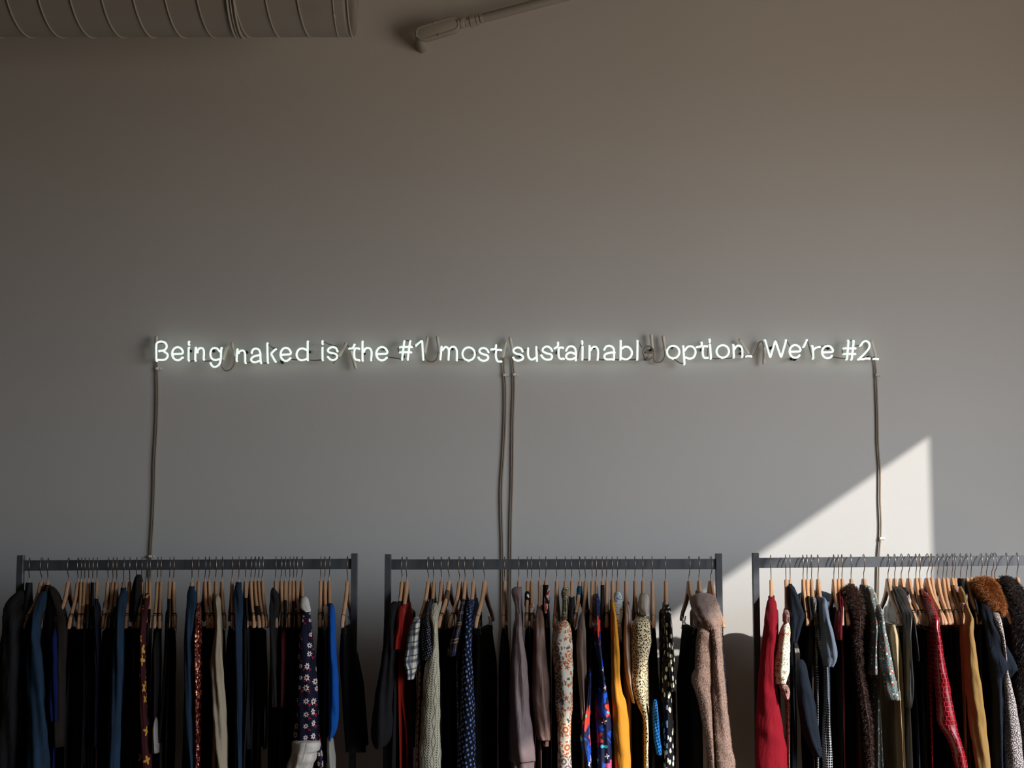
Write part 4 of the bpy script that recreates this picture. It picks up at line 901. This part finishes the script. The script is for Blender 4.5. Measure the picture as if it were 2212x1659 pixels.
  (6, 370, 440, 325, 'coat', croc, 'glossy red crocodile-textured coat', dict(star='red crocodile coat', s=[(325, 385, 410), (400, 415, 460), (470, 440, 492), (530, 456, 516), (650, 468, 530), (800, 476, 552), (950, 482, 582), (1100, 500, 612), (1250, 510, 640), (1350, 530, 660), (1480, 600, 690), (1659, 645, 736)], dy=.05, amp=.03, z=.35)),
  (6, 425, 560, 'L', 'top', 0, '', {}), (6, 457, 545, 'C', 'skirt', 0, 'black skirt held by clips, half hidden', dict(star='half-hidden clipped skirt')),
  (6, 503, 592, 'L', 'top', 0, '', {}), (6, 545, 610, 'L', 'top', 3, '', {}), (6, 572, 658, 'L', 'top', 0, '', {}),
  (6, 613, 690, 300, 'jacket', C('olive_cloth', (138, 108, 62)), 'olive tan cotton jacket', dict(star='olive jacket', s=[(300, 668, 695), (400, 690, 720), (470, 715, 740), (540, 734, 770), (600, 716, 776), (660, 710, 776), (750, 716, 790), (900, 722, 812), (1050, 730, 840), (1200, 744, 862), (1400, 762, 882), (1659, 802, 906)], dy=.05, amp=.07, z=.5)),
  (6, 632, 712, 'L', 'blouse', mauve_print, 'ruched mauve printed blouse', dict(star='ruched mauve blouse', s=[(295, 622, 668), (340, 628, 678), (400, 645, 690), (450, 665, 705), (490, 685, 718)], ry=.02)),
  (6, 676, 740, 240, 'jacket', 0, '', {}), (6, 720, 825, 'L', 'top', 0, '', {}), (6, 755, 810, 330, 'shirt', 2, '', {}),
  (6, 830, 930, 240, 'coat', C('navy_coat', (20, 26, 37)), 'navy coat with fluffy fox-coloured fur collar', dict(star='fur-collared navy coat', s=[(420, 838, 880), (520, 850, 915), (620, 870, 955), (750, 885, 1022), (890, 900, 1104), (960, 910, 1070), (1100, 925, 1010), (1659, 930, 1000)], dy=.03, collar=([(242, 808, 880), (290, 800, 935), (350, 830, 965), (410, 880, 985), (460, 925, 990), (490, 945, 985)], 'fox'), z=.3)),
  (6, 870, 960, 465, 'coat', boucle, 'black and white boucle coat', dict(star='boucle coat', s=[(468, 912, 955), (540, 918, 978), (620, 945, 994), (700, 975, 1006), (900, 992, 1030), (1000, 990, 1052), (1200, 1005, 1100), (1400, 1012, 1135), (1659, 1020, 1160)], dy=.04, amp=.04, z=.3)),
  (6, 909, 1055, 'L', 'top', 0, '', {}), (6, 932, 1090, 'L', 'top', C('red_strap', (150, 14, 20)), 'dark red strappy top', dict(star='dark red strappy top', strap=1)),
  (6, 1019, 1110, 215, 'coat', fur_dark, 'near-black fur coat with brown tips', dict(star='near-black fur coat', s=[(222, 985, 1040), (270, 980, 1105), (350, 1010, 1160), (450, 1060, 1190), (600, 1090, 1200), (1000, 1110, 1210), (1659, 1130, 1230)], dy=.03, fur=(.014, 16000), z=.3)),
  (6, 1100, 1190, 'L', 'top', 0, 'black top at the edge of the view', dict(star='black top at the picture edge')),
 ]]
RN = ('dim', 'middle', 'sunlit'); RG = ('clothes on the dim rack', 'clothes on the middle rack', 'clothes on the sunlit rack')
ORD = ['', 'first', 'second', 'third', 'fourth', 'fifth', 'sixth', 'seventh', 'eighth']
NOUN = {'top': 'sleeveless top', 'shirt': 'shirt', 'jacket': 'jacket'}
def yaw_of(X, Z, tipx):
    best = 0; bd = 1e9
    for k in range(-60, 61):
        y_ = R(k * .5); wx = X + TIP_S * sin(y_); dep = (RAIL_Y - TIP_S * cos(y_)) - CAM.y
        q = CX + FPX * wx / (dep * CP + (Z - .14 - CAM.z) * SP)
        if abs(q - tipx) < bd: bd = abs(q - tipx); best = y_
    return best
YW = [[yaw_of(P(px(g[0], g[1]), py(g[0], 250), RAIL_Y).x, rails[ri][2] - .0755, px(g[0], g[2])) for g in rows] for ri, rows in enumerate(G)]
seedc = 0
for ri, rows in enumerate(G):
    x0, x1, za, zb = rails[ri]
    hooks = [P(px(g[0], g[1]), py(g[0], 250), RAIL_Y).x for g in rows]
    stars = [i for i, g in enumerate(rows) if g[7].get('star')]
    for i, g in enumerate(rows):
        c, hx, tx, cover, kind, mat, look, op = g; seedc += 1; rnd = random.Random(seedc * 31)
        X = hooks[i]; Z = za + (zb - za) * (X - x0) / (x1 - x0) - .0764
        best = YW[ri][i]
        fr = Frame(X, Z, best)
        clips = cover == 'C'; low = cover in ('L', 'C')
        h = hanger(fr, clips)
        # --- garment
        root = empty(kind, (X, RAIL_Y, Z)); dark = isinstance(mat, int)
        M = DARKS[mat] if dark else (mat() if callable(mat) else mat)
        gl = min([abs(X - hooks[j]) for j in (i - 1, i + 1) if 0 <= j < len(rows)]); 
        T0 = max(.0062, min(.011, gl * .46)); nb = [hooks[j] - X for j in (i - 1, i + 1) if 0 <= j < len(rows)]
        T1 = op.get('T', max(.006, min(.02, gl * .48)))
        zbot = op.get('z', rnd.uniform(.42, .66) if kind in ('top', 'shirt', 'jacket', 'blouse') else rnd.uniform(.35, .55)) - Z
        zc = None if low else P(CX, py(c, cover), RAIL_Y - .12).z - Z
        if clips: zt = -.163; Lf = lambda z: .165 + .03 * min(1, (-.163 - z) / .4); TT0 = .006
        elif low: zt = TIP_Z - .022; Lf = lambda z: .175 + .03 * min(1, (TIP_Z - .02 - z) / .3); TT0 = .006
        else:
            zt = min(zc, -.004); TT0 = T0
            Lf = lambda z: (s_at(z - .006) + .011) if z > TIP_Z else min(.236, .226 + (TIP_Z - z) * .03)
        Tf = lambda z: TT0 + (T1 - TT0) * min(1, max(0, (max(zt, -.1) - z)) / .25)
        yaws_next = None
        def room(a, i=i, fr=fr):
            lo_, hi_ = -.5, .5
            for j in (i - 1, i + 1):
                if 0 <= j < len(rows):
                    g_ = ((hooks[j] - fr.o.x) + a * (sin(YW[ri][j]) - sin(fr.yaw))) * cos(fr.yaw) / 2
                    if j < i: lo_ = min(-.0015, g_ * .96)
                    else: hi_ = max(.0015, g_ * .96)
            return lo_, hi_
        body_mat = DARKS[op['body']] if 'body' in op else M
        _, brings = slab(fr, zt, zbot, Lf, Tf, seedc * 1.37, body_mat, root, {'skirt': 'skirt_panel', 'trousers': 'trouser_legs'}.get(kind, 'body'), op.get('shift', (0, 0)), room=room)
        furs = []
        sr = op.get('s'); dy = op.get('dy', 0.0)
        if sr is None and not low:                    # plain hanging sleeve
            ty = (zc if zc > -.11 else -.1); a = TIP_Z
            m = MB(); rg = []; w0 = T0 * 1.05; ln = rnd.uniform(.42, .56); wv = rnd.uniform(-.02, .02)
            for k in range(14):
                t = k / 13; z = min(zt, -.075) - .01 - t * ln; s_ = s_at(z) if z > TIP_Z else TIP_S
                w_ = (w0 + (T1 * 1.15 - w0) * min(1, t * 3)) * ((.5, .85)[k] if k < 2 else 1)
                cc = fr(s_ - .012, 0, z) + Vector((wv * t * t, 0, 0))
                rg.append([cc + Vector((w_ * cos(u) * (1 + .12 * sin(3 * u + seedc + t * 6)), -.028 * (.5 if k == 0 else 1) * sin(u), 0)) for u in [2 * pi * j / 16 for j in range(16)]])
            m.rings(rg); m.build('sleeve', M, root)
        if not low and T1 > 0:
            m = MB(); rg = []; rz = op.get('rz', 0.0); w1 = op.get('rw', max(T1, .011)); ln = .5  # rear sleeve; its swelling options exist only to shape a wall shadow
            for dz in (.0006, .003, .008, .015, .025, .038, .052, .07, .1, .15, .2, .26, .32, .38, .44, .5):
                t = dz / ln; z = -.105 + rz - dz; hc = max(.02, w1 * .6); e_k = sqrt(1 - (1 - min(1, dz / hc)) ** 2) * (1 - .5 * max(0, min(1, (dz - .1) / .15)) * (w1 > .05))
                cc = fr(-TIP_S + .012, 0, z)
                rg.append([cc + Vector((w1 * e_k * cos(u) * (1 + .1 * sin(3 * u + seedc + t * 6)), -.03 * e_k * sin(u), 0)) for u in [2 * pi * j / 16 for j in range(16)]])
            m.rings(rg); m.build('sleeve', M, root)
        if sr:
            _, rg = tube_cloth(fr, sr, c, M, root, 'sleeve' if kind not in ('skirt',) else 'front_panel', dy, op.get('ry'), seedc, op.get('amp', .12), tail=.25 if sr[-1][0] > 1640 else None, lobes=op.get('lobes', 3)); furs.append(rg)
            if op.get('seam'):                        # stitched seam line on the sleeve
                m = MB(); pth = [r_[int(len(r_) * .70)] + Vector((0, -.0012, 0)) for r_ in rg[4:]]; m.tube(pth, .0009, 5)
                m.build('stitched_seam', C('pale_thread', (140, 150, 156)) if 'denim' in kind else C('beige_thread', (150, 136, 112)), root)
        for ex in op.get('more', ()):
            _, rg = tube_cloth(fr, ex[1], c, (ex[3]() if len(ex) > 3 else M), root, ex[0], ex[2], None, seedc + 3, .06, tail=.25 if ex[1][-1][0] > 1640 else None); furs.append(rg)
        if 'collar' in op:
            rws, cm = op['collar']
            cm = M if cm is None else fur_fox() if cm == 'fox' else (cm() if callable(cm) else cm)
            co, rg = tube_cloth(fr, rws, c, cm, root, 'collar', dy + .01, None, seedc + 7, .10 if op['collar'][1] != 'fox' else .03, open_end=False, lobes=4)
            if op['collar'][1] == 'fox': fur_on([rg], 16000, .02, cm, co, 'fur', down=.35, wid=.0007)
            elif op.get('plush'): furs.append(rg)
        if 'cuff' in op:
            rws, cm = op['cuff']; cm = M if cm is None else (cm() if callable(cm) else cm)
            tube_cloth(fr, rws, c, cm, root, 'cuff', dy + .012, None, seedc + 9, .07, lobes=7, n=36, tail=.1 if rws[-1][0] > 1640 else None)
        if op.get('fur'): fur_on(furs, op['fur'][1], op['fur'][0], M, root, 'fur', down=.5, wid=.0007)
        if op.get('plush'): fur_on(furs, 26000, .0055, M, root, 'fur', down=.9, wid=.0007)
        if low and not clips and kind not in ('skirt',):  # straps that loop over the arms at the notches
            bm_ = op.get('band'); sm_ = M
            for sg in (1, -1):
                a = .165; m = MB(); zt_ = prof(a, 1)
                q = [(.0072, -.17), (.0075, zt_ - .006), (.005, zt_ + .0012), (-.005, zt_ + .0012), (-.0075, zt_ - .006), (-.0072, -.17)]
                rr = [[fr(sg * (a - .004), t, z), fr(sg * (a + .004), t, z - .002), fr(sg * (a + .004), t * 1.12, z - .001), fr(sg * (a - .004), t * 1.12, z + .001)] for t, z in q]
                m.rings(rr); m.build('strap', sm_, root)
            if bm_:
                y0_, bmat = bm_; bmat = bmat() if callable(bmat) else bmat
                z0_ = max(-.13, min(-.02, P(CX, py(c, y0_), RAIL_Y - .15).z - Z)); m = MB(); rr = []
                for k in range(6):
                    zz = z0_ - .026 * k / 5; s_ = s_at(zz); zt_, zb_ = prof(s_, 1), prof(s_, 2); e_k = .0022 + .0012 * sin(k * 1.3 + 1)
                    rr.append([fr(s_, (.0062 + e_k) * sup(cos(u), .7), (zt_ + zb_) / 2 + ((zt_ - zb_) / 2 + e_k) * sup(sin(u), .7)) for u in [2 * pi * j / 14 for j in range(14)]])
                m.rings(rr); m.build('shoulder_band', bmat, root)
        # --- names and labels
        star = op.get('star')
        if star: lab = look if len(look.split()) >= 4 else look + f', on the {RN[ri]} rack'; hl = f'wooden hanger carrying the {star}'
        else:
            j = min(stars, key=lambda q: abs(q - i)); dd = abs(i - j); side = 'left' if i < j else 'right'
            cname = DNAME[mat]; where = f'{ORD[dd]} {side} of the ' + rows[j][7]['star']
            if dd == 1: where = f'just {side} of the ' + rows[j][7]['star']
            lab = f'{cname} {NOUN.get(kind, kind)}, {where}'; hl = f'hanger with {cname} {NOUN.get(kind, kind)}, {where}'
        NM = {'top': 'hanging_top'}
        root.name = NM.get(kind, kind); CAT = {'top': 'top', 'denim_jacket': 'jacket', 'denim_shirt': 'shirt', 'hooded_sweater': 'sweater', 'leather_jacket': 'jacket'}
        tag(root, lab, CAT.get(kind, kind), RG[ri]); tag(h, hl, 'hanger', 'hangers on the %s rack' % RN[ri])
